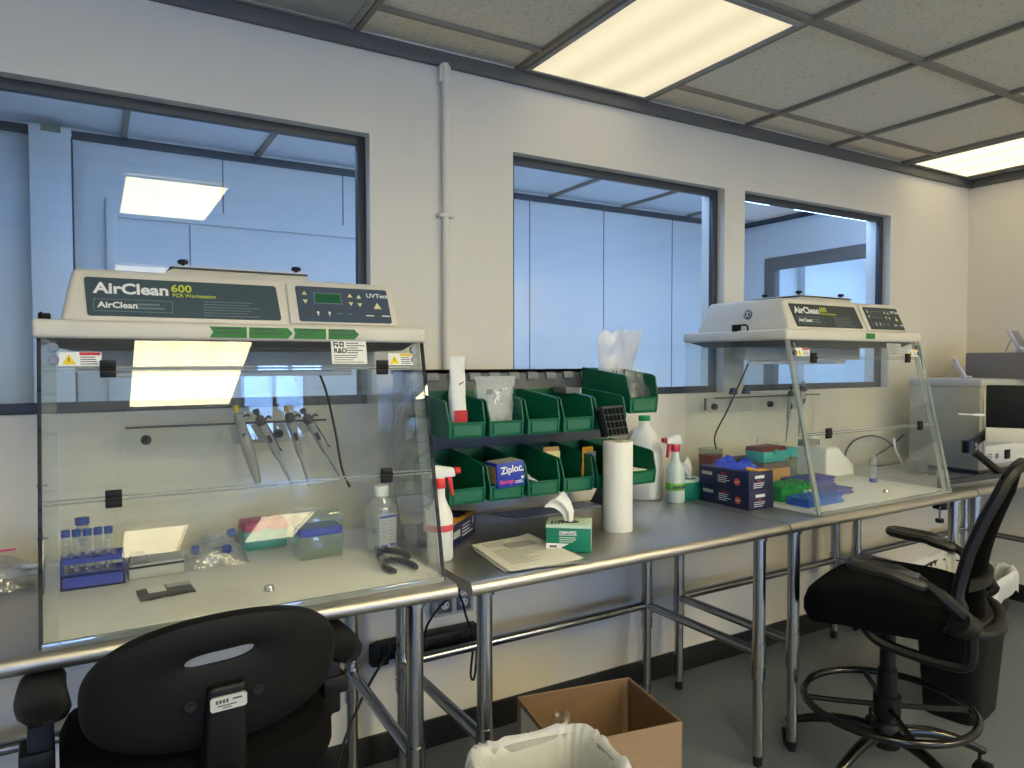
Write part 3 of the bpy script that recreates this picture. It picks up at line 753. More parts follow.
def pouch(m, w, h, d, n=10, seed=1, amp=.12, top=.25):
    """a soft bag standing up: base centre at the origin, w along x, d along y, pinched towards the top"""
    rr = random.Random(seed); rings = []
    for i in range(n+1):
        t = i/n; z = h*t
        k = math.sin(PI*min(1, .12+t*.9))**.6 if t < 1 else 0
        dd = d*(k*(1-t)+.04) ; ww = w*(1 - top*t*t*.6)
        ring = []
        for j in range(20):
            a = 2*PI*j/20
            q = 1+amp*noise.noise(Vector((math.cos(a)*1.7+seed, math.sin(a)*1.7, t*4)))
            c, s_ = math.cos(a), math.sin(a)
            ring.append((ww/2*math.copysign(abs(c)**.6, c)*q + .01*amp*10*noise.noise(Vector((t*3, seed, 0)))*t, dd/2*math.copysign(abs(s_)**.7, s_)*q, z))
        rings.append(ring)
    m.loft(rings); return m

# contents of the bins
t = thing('plastic_pouch', 'tall white pouch with a red bottom band standing in the top left green bin', 'pouch', (.898, 1.842, 1.152))
pouch(MB(), .052, .232, .045, seed=3, amp=.10, top=.1).build('pouch', M['white'], t)
MB().box(-.021, -.0225, .040, .021, -.0205, .075, .0005).build('red_band', M['red'], t)
g = MB(); [g.box(-.004+.004*k, -.0185, .148+.002*k, -.002+.004*k, -.0165, .153+.002*k) for k in range(4)]; g.build('printed_mark', M['darkgrey'], t, 0)
t = thing('bead_bag', 'clear bubbly plastic bag of beads bulging out of the second bin in the top row', 'bag', (1.040, 1.875, 1.152))
pouch(MB(), .118, .172, .095, n=14, seed=9, amp=.16, top=-.42).build('bag', M['bubble'], t)
rr = random.Random(2); g = MB()
for k in range(230):
    a = rr.uniform(0, 2*PI); q = rr.uniform(.2, .95); z = rr.uniform(.01, .135)
    g.ell((.050*q*math.cos(a), .032*q*math.sin(a)*(1-z*3), z), (.006, .006, .006), 6, 4)
o = g.build('beads', M['ink'], t); o['kind'] = 'stuff'
g = MB().box(-.052, -.046, .118, -.032, -.0445, .134).build('bag_label', M['grey'], t, 0)
t = thing('blister_strip', 'small clear blister strip lying in the third bin of the top row', 'strip', (1.140, 1.86, 1.151), 8)
MB().hexa([(0,0,0),(.036,0,0),(.036,.07,.012),(0,.07,.012),(0,0,.002),(.036,0,.002),(.036,.07,.075),(0,.07,.075)], .002).build('strip', M['boxclear'], t)
MB().box(.002, .068, .05, .034, .0715, .058).build('strip_edge', M['white'], t)
t = thing('flat_carton', 'flat grey brown carton sticking up between two bins at the right of the top row', 'carton', (1.345, 1.93, 1.262))
MB().box(0, 0, 0, .058, .075, .022, .002, M=Matrix.Rotation(R(4), 4, 'Y')).build('carton', M['instrtop'], t)
MB().box(.0585, .002, -.028, .066, .073, .020, .001, M=Matrix.Rotation(R(4), 4, 'Y')).build('white_flap', M['lightgrey'], t)
# black perforated rack leaning on the bin front
t = thing('tube_holder', 'black perforated tube holder leaning on a green bin above the paper towel roll', 'rack', (1.388, 1.752, 1.132), rot=(R(-16), R(0), R(14)))
g = MB(); w, h = .105, .090
nx, nz = 5, 4
for k in range(nx+1): x = w*k/nx; g.box(x-.002, 0, 0, x+.002, .012, h)
for k in range(nz+1): z = h*k/nz; g.box(-.002, 0, z-.002, w+.002, .012, z+.002)
g.build('perforated_plate', M['rackdark'], t)
MB().box(-.003, -.001, h, w+.003, .032, h+.006, .0015).build('top_edge', M['darkgrey'], t)
MB().box(-.003, .014, 0, w+.003, .030, h-.002, .002).build('holder_body', M['black'], t)
# bag with a printed label standing in the big bin, crumpled bag in front of it
t = thing('sample_bag', 'large clear crumpled plastic bag with a small grey label standing above the right end bin', 'bag', (1.612, 2.005, 1.222))
def bagfn(s):
    def fn(u, v):
        x = lerp(-.075+.0*v, .075, u) + .070*v*v*(u*.75+.12) + .009*noise.noise(Vector((u*4, v*5, s)))
        z = v*.262 + .016*noise.noise(Vector((u*6, v*3, s+5))) - .02*abs(u-.6)*v
        y = (.026 if s else -.026)*math.sin(PI*u)**.7*(1-.75*v) + .010*noise.noise(Vector((u*3, v*4, s*3+2)))
        return (x, y, z)
    return fn
MB().sheet(bagfn(0), 22, 24, .0006).build('front_film', M['bagfilm'], t, 60)
MB().sheet(bagfn(1), 22, 24, .0006).build('back_film', M['bagfilm'], t, 60)
o = MB().box(-.060, -.0405, .086, -.012, -.040, .121).build('bag_label', M['lightgrey'], t, 0)
g = MB()
for k, x in enumerate((-.056, -.049, -.040, -.031, -.025)): g.box(x, -.0411, .092, x+(.003 if k % 2 else .005), -.0405, .110+.003*(k % 3))
g.build('printed_marks', M['inkblack'], o, 0)
t = thing('crumpled_bag', 'crumpled clear bag with dark contents in the front of the right end bin', 'bag', (1.575, 1.85, 1.206))
pouch(MB(), .105, .135, .07, n=10, seed=21, amp=.45, top=.5).build('bag', M['film'], t)
g = MB().ell((0, 0, .05), (.04, .024, .042), 10, 7).build('dark_contents', M['darkgrey'], t)
# lower row contents
t = thing('zip_bag_carton', 'royal blue carton of zip bags standing in the second bin of the bottom row', 'carton', (1.008, 1.796, .990), rot=(0, R(-4), 0))
MB().box(0, 0, 0, .094, .075, .074, .001).build('carton', M['zip'], t)
MB().box(-.0008, .010, .010, .0005, .066, .064).build('open_side', M['tan'], t)
MB().box(.004, .004, .0735, .090, .072, .0748).build('carton_top', M['lightgrey'], t)
text('Ziploc', .030, M['ink'], t, (.013, -.0006, .041), rot=(PI/2, R(-3), 0), bold=.02, sx=.95)
MB().box(.008, -.0012, .011, .054, -.0004, .024).build('pink_band', M['zip'], t, 0)
text('Storage', .0165, M['pink'], t, (.007, -.0016, .012), bold=.03, sx=.95)
decal_lines(.060, .016, .032, 2, .005, .0022, t, M['ink'], None, y=-.001, seed=12)
MB().cyl((.086,-.0012,.024),(.086,-.0002,.024),.0045,n=12).box(.074,-.001,.043,.092,-.0004,.047).build('printed_badge', M['ink'], t, 0)
t = thing('dropper', 'white plastic dropper lying in the third bin of the bottom row', 'dropper', (1.112, 1.835, 1.020), rot=(0, R(26), R(-8)))
MB().cyl((-.02,0,0),(.028,0,0),.013,.009,n=14).cyl((.028,0,0),(.075,0,0),.0055,.003,n=10).build('dropper_body', M['lightgrey'], t)
for i, (x, y, z, w, h, rz, m, lb) in enumerate(((1.285, 1.93, 1.0, .06, .085, -6, 'tan', 'tan card packet at the back of the fourth bin of the bottom row'), (1.392, 1.87, .985, .05, .10, 10, 'orange', 'orange and clear packet in the bottom bin just left of the paper towel roll'))):
    t = thing('packet', lb, 'packet', (x, y, z), rz)
    pouch(MB(), w, h, .03, seed=30+i, amp=.08, top=.0).build('packet_body', M[m], t)
    MB().box(-w*.42, -.0175, h*.45, w*.42, -.0125, h*.85).build('packet_window', M['lightgrey'] if i else M['cream'], t, 0)
t = thing('folded_sheet', 'folded white sheet lying in the right end bin of the bottom row', 'paper', (1.535, 1.84, .958), 4)
MB().box(0, 0, 0, .10, .15, .036, .004).build('sheet', M['paper'], t)

# the whole bin row stands a little further back, clear of the towel roll
for o in [q for q in COL.objects if q.name not in _before and q.parent is None]:
    o.location.x += .018; o.location.y += .028
    if o.name != 'bin_rack': o.location.z -= .005
# ------------------------------------------------------------------ things on the middle table
def spray_bottle(loc, rz, label, body, head, trig, liquid=None, band=None, bandz=(.07, .10), r=.036, seed=0):
    t = thing('spray_bottle', label, 'spray bottle', loc, rz)
    prof = [(r*.9,0),(r,.006),(r,.115),(r*.94,.128),(r*.66,.150),(r*.42,.172),(r*.40,.195),(.0145,.196),(.0145,.206)]
    MB().lathe(prof, n=28).build('bottle', body, t)
    if band:
        MB().lathe([(r+.0006, bandz[0]), (r+.0012, bandz[0]+.001), (r+.0012, bandz[1]-.001), (r+.0006, bandz[1])], n=28, cap=False).build('label_band', band, t)
        g = MB()
        for k in range(6):
            a = -PI/2 + (k-2.5)*.26; zc = (bandz[0]+bandz[1])/2
            g.box(-.004, -.0004, zc-.006, .003+.001*(k % 2), .0, zc+.005, M=Matrix.Rotation(a+PI/2, 4, 'Z') @ Matrix.Translation((0, -(r+.0014), 0)))
        g.build('label_print', M['darkgrey'], t, 0)
    MB().lathe([(.017,.198),(.0175,.201),(.0175,.222),(.015,.225)], n=20).build('collar', trig, t)
    h = MB().hexa([(-.044,-.012,.228),(.030,-.013,.224),(.030,.013,.224),(-.044,.012,.228),(-.040,-.010,.252),(.016,-.012,.262),(.016,.012,.262),(-.040,.010,.252)], .005, seg=3)
    h.cyl((0,0,.215),(0,0,.232),.012,n=14)
    h.build('spray_head', head, t)
    MB().cyl((-.058,0,.243),(-.043,0,.243),.0095,.0105,n=14).build('nozzle', trig, t)
    MB().hexa([(-.040,-.006,.176),(-.033,-.006,.174),(-.033,.006,.174),(-.040,.006,.176),(-.034,-.007,.232),(-.020,-.007,.232),(-.020,.007,.232),(-.034,.007,.232)], .002).build('trigger', trig, t)
    return t
s = spray_bottle((.812, 1.772, ZB), 172, 'white spray bottle with red trigger and red stripe beside the left workstation', M['white'], M['white'], mat('trigger_red', (216, 44, 48), .4), band=mat('stripe_red', (206, 78, 92), .5), bandz=(.082, .100), r=.036)
MB().box(.030,-.030,.075,.0385,.0,.135,.001).build('paper_label', M['paper'], s)
spray_bottle((1.928, 2.030, ZB), -8, 'frosted spray bottle with red trigger and green label band in front of the jug', M['spraybody'], M['white'], mat('trigger_crimson', (190, 40, 74), .4), band=mat('band_green', (118, 186, 72), .5), bandz=(.050, .078), r=.037)

def carton_text(t, T, rows, m):
    for body, size, x, z in rows: pass

t = thing('glove_carton', 'navy glove carton with a yellow orange top edge lying behind the red spray bottle', 'carton', (.878, 1.842, ZB), 44)
MB().box(0, 0, 0, .226, .105, .066, .001).build('carton', M['navy'], t)
MB().box(-.0004, -.0006, .0655, .226, .105, .0668).build('carton_top', M['navy'], t)
MB().box(-.0006, -.0010, .0662, .120, .060, .0675).box(.12, -.001, .0662, .2255, .020, .0675).build('orange_print', M['orange'], t, 0)
MB().box(.022, -.0016, .024, .078, -.0004, .044).build('printed_name', M['lightgrey'], t, 0)
decal_lines(.10, .050, .10, 4, .010, .003, t, M['ink'], None, y=-.001, seed=41)
MB().box(.196, -.0012, .036, .202, -.0004, .058).build('printed_mark', M['ink'], t, 0)

# papers
def flat_sheet(name, corners, z, th, m, par):
    a, b, c, d = [Vector((x, y, 0)) for x, y in corners]
    def fn(u, v):
        p = a.lerp(b, u).lerp(d.lerp(c, u), v)
        return (p.x, p.y, z + .004*max(0, noise.noise(Vector((u*2.2, v*2.2, z*300)))) + (.006*(u**6) if name == 'top_sheet' else 0))
    return MB().sheet(fn, 14, 14, th).build(name, m, par, 60)
t = thing('paper_sheets', 'white printed sheets lying on the front of the middle table beside the tissue carton', 'paper', (0, 0, HB))
flat_sheet('under_sheet', [(.900,1.572),(1.118,1.538),(1.150,1.840),(.935,1.818)], .0036, .0012, M['lightgrey'], t)
top = flat_sheet('top_sheet', [(.912,1.560),(1.136,1.548),(1.152,1.858),(.946,1.846)], .0062, .0008, M['paper'], t)
g = MB(); rr = random.Random(4)
for k in range(17):
    v = .08 + k*.05
    if 10 < k < 13: continue
    x0 = lerp(.925, .955, v); y = lerp(1.575, 1.845, v); L_ = rr.uniform(.06, .165)
    g.box(x0+.012, y, .0112, x0+.012+L_, y+.0032, .0115)
g.box(1.02, 1.74, .0112, 1.115, 1.79, .0115)
g.build('printed_lines', M['lightgrey'], top, 0)

# tissue cartons
def tissue_carton(loc, rz, label, W=.128, D=.105, H=.076, words=True):
    t = thing('tissue_carton', label, 'tissue box', loc, rz)
    MB().box(0, 0, 0, W, D, H, .0012).build('carton', M['tissuegreen'], t)
    MB().box(-.0006, -.0006, H-.008, W+.0006, D+.0006, H+.0008, .0006).build('carton_top', M['mint'], t)
    MB().box(W-.0002, .004, .001, W+.0008, D-.002, H-.006).build('carton_end', M['mint'], t)
    MB().lathe([(.026,0),(.026,.0008)], (W*.47, D*.45, H+.0008), 24, sx=1.25, sy=.8).build('opening', M['darkgrey'], t)
    if words:
        text('KIMWIPES', .0145, M['ink'], t, (W*.30, -.0008, H*.66), bold=.03, sx=.75)
        MB().box(W*.285, -.0006, H*.62, W*.70, -.0001, H*.635).build('rule', M['ink'], t, 0)
        decal_lines(W*.30, H*.56, W*.40, 3, .006, .0028, t, M['mint'], None, y=-.0008, seed=6)
        MB().prism([(.0,.006),(.0,.024),(W*.52,.024),(W*.24,.006)], 'y', -.0008, .0002).build('white_wedge', M['ink'], t, 0)
        MB().box(.010, -.0014, .013, .031, -.0006, .018).build('printed_mark', M['darkgrey'], t, 0)
        g = MB()
        for k in range(4): g.box(.012+.010*k, .012+.004*(k % 2), H+.0009, .018+.010*k, .050, H+.0013)
        g.build('top_print', M['darkgrey'], t, 0)
    def fn(u, v):                                       # comes up through the slot, leans left and opens out
        w_ = .011 + .030*v**1.5
        cx = -.008*v - .062*max(0, v-.35)**1.25
        cz = .088*v - .050*max(0, v-.62)**1.2
        ang = R(8) + R(52)*max(0, v-.25)
        q = (u-.5)*2*w_
        return (W*.50 + cx + q*math.cos(ang), D*.45 + .007*math.sin(u*PI*2.6)*(1-.5*v) - .012*v, H-.004 + cz + q*math.sin(ang)*.85 + .004*math.sin(u*6))
    MB().sheet(fn, 12, 18, .0006).build('tissue', M['paper'], t, 70)
    return t
tissue_carton((1.108, 1.690, ZB+.0), -38, 'green and white tissue carton with a tissue pulled up beside the printed sheets')
tissue_carton((1.985, 2.035, ZB), -8, 'second green tissue carton half hidden behind the stacked navy glove cartons', .11, .10, .075, words=False)

# paper towel roll
t = thing('paper_towel_roll', 'tall white paper towel roll standing on the middle table', 'paper towel', (1.449, 1.788, ZB))
n = 40
prof = [(.0475,.0),(.048,.002),(.048,.285),(.0472,.288),(.0205,.288),(.0205,.0)]
MB().loft([[(r*math.cos(2*PI*i/n), r*math.sin(2*PI*i/n), z) for i in range(n)] for r, z in prof], loop=True).build('towel', M['paper'], t)
MB().loft([[(r*math.cos(2*PI*i/24), r*math.sin(2*PI*i/24), z) for i in range(24)] for r, z in ((.0204,.001),(.0204,.2865),(.0188,.2865),(.0188,.001))], loop=True).build('core', M['cardboard'], t)
MB().box(-.001, -.0484, .001, .001, -.0472, .2865, M=Matrix.Rotation(R(-66), 4, 'Z')).build('loose_edge', M['paper'], t)

# flat grey sheets pushed under the bin rack
for cs, lb in (([(1.272,2.072),(1.445,2.082),(1.455,2.21),(1.20,2.21)], 'flat grey sheet with a pale edge under the bins left of the towel roll'),
               ([(1.475,2.09),(1.63,2.11),(1.62,2.21),(1.465,2.21)], 'flat grey sheet with a pale edge on the table behind the towel roll')):
    t = thing('flat_sheet', lb, 'sheet', (0, 0, ZB))
    for nm, z0, z1, m in (('sheet_edge', 0, .004, M['lightgrey']), ):
        MB().hexa([(x, y, z0) for x, y in cs] + [(x, y, z1) for x, y in cs], .0008).build(nm, m, t)
    cx = sum(p[0] for p in cs)/4; cy = sum(p[1] for p in cs)/4
    MB().hexa([(lerp(cx,x,.965), lerp(cy,y,.93), .0035) for x, y in cs] + [(lerp(cx,x,.965), lerp(cy,y,.93), .0046) for x, y in cs]).build('sheet_face', M['sheet'], t)

# gallon jug
t = thing('jug', 'large milky plastic jug with green cap standing between the bin rack and the wall', 'jug', (1.892, 2.168, ZB), 130)
def sq(r, z, k=.62, n=32):
    out = []
    for i in range(n):
        a = 2*PI*i/n; c, s_ = math.cos(a), math.sin(a)
        out.append((r*math.copysign(abs(c)**k, c), r*math.copysign(abs(s_)**k, s_), z))
    return out
MB().loft([sq(.066,0),sq(.071,.006),sq(.071,.17,.6),sq(.070,.185,.65),sq(.060,.225,.8),sq(.040,.268,1),sq(.0225,.290,1),sq(.0205,.312,1)]).build('jug_body', M['jug'], t)
MB().tube(spline([(.030,-.03,.262),(.058,-.055,.255),(.072,-.066,.215),(.066,-.062,.172)], 5), .012, 10).build('handle', M['jug'], t)
MB().lathe([(.0225,.308),(.024,.310),(.024,.326),(.022,.328)], n=24).build('cap', M['capgreen'], t)

# navy glove cartons, one on the other
def glove_box(loc, rz, label, gloves):
    t = thing('glove_carton', label, 'carton', loc, rz)
    W, D, H = .134, .240, .0695
    MB().box(0, 0, 0, W, D, H, .001).build('carton', M['navy'], t)
    # long left face (x = 0), short front face (y = 0)
    Q = Matrix.Translation((0, D, 0)) @ Matrix.Rotation(-PI/2, 4, 'Z')       # local x runs from the back to the front
    MB().box(.014, -.0008, .038, .066, -.0002, .050, M=Q).build('printed_name', M['lightgrey'], t, 0)
    MB().box(.112, -.0008, .049, .136, -.0002, .055, M=Q).build('red_print', M['red'], t, 0)
    decal_lines(.095, .044, .068, 4, .0075, .0026, t, M['ink'], Q, y=-.0008, seed=7)
    MB().cyl((.188,-.001,.029),(.188,-.0001,.029),.0135,n=24,M=Q).build('round_badge', mat('badge_coral', (216, 92, 78), .6), t, 0)
    MB().box(.178,-.0014,.027,.198,-.0009,.031,M=Q).build('badge_print', M['cream'], t, 0)
    MB().box(.034, -.0008, .044, .084, -.0002, .055).build('printed_name', M['ink'], t, 0)
    MB().box(.048, -.0008, .033, .068, -.0002, .038).build('red_print', M['red'], t, 0)
    decal_lines(.026, .028, .078, 3, .0075, .0028, t, M['ink'], None, y=-.0008, seed=9)
    if gloves:
        MB().lathe([(.04,0),(.04,.001)], (W*.5, D*.52, H), 24, sx=.8, sy=1.9).build('opening', M['inkblack'], t)
        def fn(k):
            cx, cy, rx, ry, hh = ((W*.46, D*.66, .036, .055, .038), (W*.62, D*.36, .034, .050, .030), (W*.30, D*.50, .026, .06, .022))[k]
            def f(u, v):
                a = 2*PI*u; q = noise.noise(Vector((math.cos(a)*2+k*7, math.sin(a)*2, v*3)))
                r = (1-v)**.7*(1+.35*q) + .02
                return (cx + rx*r*math.cos(a), cy + ry*r*math.sin(a), H + .0012 + hh*(v**.8)*(1+.5*noise.noise(Vector((math.cos(a)*2, math.sin(a)*2+k*3, 4)))))
            return f
        for k in range(3): MB().sheet(fn(k), 28, 9, .0006).build('nitrile_glove', M['gloveblue'], t, 75)
        MB().hexa([(.060,.002,H+.0006),(.126,.002,H+.0006),(.120,.060,H+.0006),(.040,.045,H+.0006),(.060,.002,H+.0016),(.126,.002,H+.0016),(.120,.060,H+.0022),(.040,.045,H+.012)]).build('orange_flap', M['orange'], t)
    return t
glove_box((2.046, 1.772, ZB), 0, 'lower navy glove carton of the stack beside the right workstation', False)
glove_box((2.038, 1.768, ZB+.0705), 1.0, 'upper navy glove carton with blue gloves sticking out of its top', True)
# ------------------------------------------------------------------ inside the left workstation
ZI = HB + .0005 + .0128
def conical(m, r, h, z0=0.0, tip=.018, n=16, c=(0, 0)):
    m.lathe([(.0015, z0), (r*.96, z0+tip), (r, z0+tip+.004), (r, z0+h)], (c[0], c[1], 0), n); return m
def tube_at(loc, r, h, label, group, cap='capblue', capr=None, caph=.013, rot=None, gd=True):
    t = thing('centrifuge_tube', label, 'tube', loc, group=group, rot=rot)
    conical(MB(), r, h, tip=r*2).build('tube_body', M['tubeclear'], t)
    MB().lathe([(r*1.15,h-.002),(r*1.18,h),(r*1.18,h+caph),(r*1.05,h+caph+.001)], n=18).build('cap', M[cap], t)
    if gd:
        g = MB()
        for k in range(6): g.box(-r*.55, -r-.0006, h*.30+k*h*.105, -r*.55+(r*.9 if k % 2 else r*.6), -r*.86, h*.30+k*h*.105+.0022)
        g.build('graduations', M['lightgrey'], t, 0)
    return t
def tube_rack(loc, rz, label, m, W=.132, D=.066, H=.072, nx=6, ny=3, r=.0085, cat='tube rack'):
    t = thing('tube_rack', label, cat, loc, rz)
    for nm, z in (('top_plate', H-.012), ('middle_plate', H*.42)):
        b = MB(); px, py = W/nx, D/ny
        for i in range(nx):
            for j in range(ny):
                cx, cy = (i+.5)*px, (j+.5)*py; n = 16; outer = []; inner = []
                for k in range(n):
                    a = 2*PI*k/n; c, s_ = math.cos(a), math.sin(a); q = max(abs(c)/(px/2), abs(s_)/(py/2))
                    outer.append((cx+c/q, cy+s_/q)); inner.append((cx+r*c, cy+r*s_))
                zz = (z, z+(.012 if nm == 'top_plate' else .004))
                b.loft([[(x, y, zz[0]) for x, y in outer], [(x, y, zz[1]) for x, y in outer], [(x, y, zz[1]) for x, y in inner], [(x, y, zz[0]) for x, y in inner]], loop=True)
        b.build(nm, m, t)
    b = MB().box(0, 0, 0, W, D, .004)
    b.box(0, 0, 0, .004, D, H-.0005).box(W-.004, 0, 0, W, D, H-.0005)
    b.box(0, 0, 0, W, .003, H*.50).box(0, D-.003, 0, W, D, H*.50)
    b.build('rack_body', m, t); return t
tube_rack((-.078, 1.930, ZI), 0, 'blue rack of capped centrifuge tubes at the left side of the left workstation', M['rackblue'])
G = 'capped tubes in the blue rack'
pos = [(0, 2), (1, 2), (2, 2), (3, 2), (4, 2)]
for k, (i, j) in enumerate([(0,1), (1,1), (2,1), (3.3,1), (4.4,1)]):
    i2 = min(5, round(i))
    tube_at((-.078+.022*(i2+.5), 1.930+.022*(j+.5), ZI+.005), .0080, .116, ['leftmost of the five blue capped tubes in the blue rack', 'second blue capped tube from the left in the blue rack', 'middle one of the five blue capped tubes in the blue rack',
             'second blue capped tube from the right in the blue rack', 'rightmost of the five blue capped tubes in the blue rack'][k], G)
tube_at((-.034, 2.030, ZI), .0135, .135, 'wider blue capped tube standing taller behind the row of tubes in the blue rack', None, capr=.016, caph=.014)

t = thing('instrument_case', 'low grey case with a grey block on its lid beside the blue rack', 'case', (.062, 1.945, ZI), 3)
MB().box(0, 0, 0, .125, .095, .026, .003).build('case_body', M['lightgrey'], t)
MB().box(.001, .001, .026, .124, .094, .031).build('seam', M['inkblack'], t)
MB().box(0, 0, .031, .125, .095, .036, .002).build('case_lid', M['lightgrey'], t)
MB().hexa([(.002,.012,.036),(.048,.012,.036),(.048,.05,.036),(.002,.05,.036),(.006,.014,.058),(.036,.014,.058),(.036,.046,.058),(.006,.046,.058)], .003).build('grey_block', M['grey'], t)

t = thing('foil_pouch', 'small dark pouch with a pale label lying on the floor of the left workstation', 'pouch', (.078, 1.758, ZI), 4)
def fn(u, v): return (u*.115, v*.085 + .008*noise.noise(Vector((u*3, 1, 2))), .008*math.sin(PI*u)**.5*math.sin(PI*v)**.5 + .003 + .003*noise.noise(Vector((u*8, v*8, 0))))
MB().sheet(fn, 14, 10, .0015).build('pouch', M['darkgrey'], t, 70)
MB().box(.058, .030, .012, .108, .050, .0135, M=Matrix.Rotation(R(3), 4, 'X')).build('pale_label', M['lightgrey'], t)
MB().box(.018, .012, .0125, .055, .066, .0135).build('reflection_patch', M['white'], t)  # flat white patch standing in for a lamp's reflection on the pouch

t = thing('tube_bag', 'clear plastic bag of loose blue capped tubes lying in the left workstation', 'bag', (.262, 2.015, ZI))
def bg(s):
    def fn(u, v):
        q = (math.sin(PI*u)*math.sin(PI*v))**.5
        return (lerp(-.075, .085, u) + .012*noise.noise(Vector((v*3, s, 1))), lerp(-.06, .055, v) + .012*noise.noise(Vector((u*3, s, 7))), (.001 if s == 0 else .001 + .062*q*(1+.5*noise.noise(Vector((u*4, v*4, 3))))))
    return fn
MB().sheet(bg(1), 18, 16, .0005).build('bag_top', M['film'], t, 70)
MB().sheet(bg(0), 10, 8, .0005).build('bag_bottom', M['film'], t, 70)
for k, (x, y, z, rz, ry) in enumerate(((-.052, .002, .034, -28, 86), (-.035, .035, .046, 12, 82), (.045, -.03, .030, 165, 84))):
    T = Matrix.Translation((x, y, z)) @ Matrix.Rotation(R(rz), 4, 'Z') @ Matrix.Rotation(R(ry), 4, 'Y')
    o = conical(MB(), .0082, .085, tip=.016).build('bagged_tube', M['tubeclear'], t); o.matrix_basis = T
    MB().lathe([(.0110,.083),(.0122,.085),(.0122,.100),(.0105,.101)], n=16).build('cap', M['capblue'], o)

def tip_box(loc, rz, label, base, lid, W=.122, D=.086, hb=.055, hl=.030, insert=None, latch=True):
    t = thing('tip_box', label, 'box', loc, rz)
    MB().hexa([(.003,.003,0),(W-.003,.003,0),(W-.003,D-.003,0),(.003,D-.003,0),(0,0,hb),(W,0,hb),(W,D,hb),(0,D,hb)], .003).build('box_base', M[base], t)
    if insert: MB().box(.002, .002, hb, W-.002, D-.002, hb+.022, .002).build('tip_insert', M[insert], t); hb += .022
    MB().hexa([(-.0005,-.0005,hb),(W+.0005,-.0005,hb),(W+.0005,D+.0005,hb),(-.0005,D+.0005,hb),(.003,.003,hb+hl),(W-.003,.003,hb+hl),(W-.003,D-.003,hb+hl),(.003,D-.003,hb+hl)], .003).build('box_lid', M[lid], t)
    if latch: MB().box(W*.42, -.004, hb-.010, W*.58, .0, hb+.008, .001).build('latch', M[base], t)
    return t
tip_box((.352, 2.078, ZI), 2, 'teal tip box with magenta lid at the back of the left workstation', 'teal', 'magenta', hb=.052, hl=.026)
tip_box((.462, 1.895, ZI), 2, 'tall clear tip box with a blue insert and greenish lid in the left workstation', 'boxclear', 'boxclear', W=.120, D=.082, hb=.062, hl=.040, insert='rackblue', latch=False)

# square clear bottle with white cap
t = thing('media_bottle', 'square clear bottle with white cap and printed scale in the left workstation', 'bottle', (.690, 1.900, ZI-.0), 8)
MB().loft([sq(.034,0,.45),sq(.037,.004,.4),sq(.037,.118,.4),sq(.034,.128,.5),sq(.017,.152,.9),sq(.0165,.160,1)]).build('bottle_body', M['tubeclear'], t)
MB().lathe([(.0185,.154),(.0205,.156),(.0205,.182),(.019,.184)], n=24).build('cap', M['cream2'] if 'cream2' in M else M['ink'], t)
p = MB().box(-.026, -.0385, .014, .026, -.0372, .108).build('printed_panel', M['bagfilm'], t, 0)
g = MB().box(-.025,-.0392,.098,.025,-.0383,.105).box(-.022,-.0392,.016,-.002,-.0383,.024).box(.006,-.0392,.018,.023,-.0383,.026)
g.build('blue_print', M['capblue'], p, 0)
g = MB()
for k in range(7): g.box(-.020,-.0392,.034+.009*k,-.006 if k % 2 else -.011,-.0383,.0355+.009*k); g.box(.004,-.0392,.034+.009*k,.016,-.0383,.0352+.009*k)
g.build('scale_marks', M['inkdim'], p, 0)

# hand tools
def plier(loc, rz, label, mh, mg):
    t = thing('pliers', label, 'tool', loc, rz)
    MB().hexa([(-.014,-.010,.004),(.014,-.010,.004),(.012,.030,.004),(-.012,.030,.004),(-.012,-.008,.019),(.012,-.008,.019),(.008,.028,.016),(-.008,.028,.016)], .003).build('jaw', M[mh], t)
    for s_ in (-1, 1):
        MB().tube(spline([(s_*.006,-.008,.011),(s_*.026,-.038,.010),(s_*.033,-.070,.0095),(s_*.030,-.105,.0090)], 5), [.0075]*6+[.0085]*8+[.007]*2, 8).build('handle', M[mg], t)
    return t
plier((.655, 1.765, ZI), 6, 'grey headed pliers with black handles on the floor of the left workstation', 'grey', 'black')
plier((.678, 1.866, ZI), 5, 'blue headed pliers with black handles beside the grey pliers', 'capblue', 'black')

# pipettes hanging on a rail
def pipette(loc, lean, label, head, body, group, L=.205, kind=0, rz=0.0):
    t = thing('pipette', label, 'pipette', loc, group=group, rot=(0, R(lean), R(rz)))
    if kind == 1: body_p = [(.012,.0),(.014,-.02),(.0175,-.055),(.0165,-.10),(.0135,-.145),(.009,-.185),(.006,-.195)]
    else: body_p = [(.013,0),(.015,-.012),(.0125,-.03),(.011,-.065),(.0105,-.098),(.008,-.112),(.0055,-.118),(.0045,-.165),(.0022,-L)]
    MB().lathe([(r, z) for r, z in reversed(body_p)], n=16, sy=.85).build('pipette_body', M['pipgrey'], t)
    MB().lathe([(.0125,-.004),(.0145,.002),(.0125,.020),(.0075,.024)], n=16).build('grip_collar', M['darkgrey'] if kind != 1 else M['pipgrey'], t)
    MB().lathe([(.0045,.022),(.0045,.032),(.0088,.033),(.0088,.044),(.007,.046)], n=14).build('plunger', M[head], t)
    MB().tube([(.013,0,.008),(.026,0,.012),(.030,0,.004)], .0035, 8).build('finger_hook', M['darkgrey'], t)
    MB().box(-.006, -.0135, -.060, .004, -.0095, -.036, .001).build('volume_window', M['inkblack'], t)
    if kind == 2: MB().tube([(.012,-.004,-.012),(.0145,-.004,-.06),(.0135,-.004,-.092),(.0165,-.004,-.098),(.0155,-.004,-.088)], .0016, 6).build('ejector_arm', M['inkblack'], t)
    return t
G = 'pipettes hanging in the left workstation'
yR = 1.583 + .62 - .066
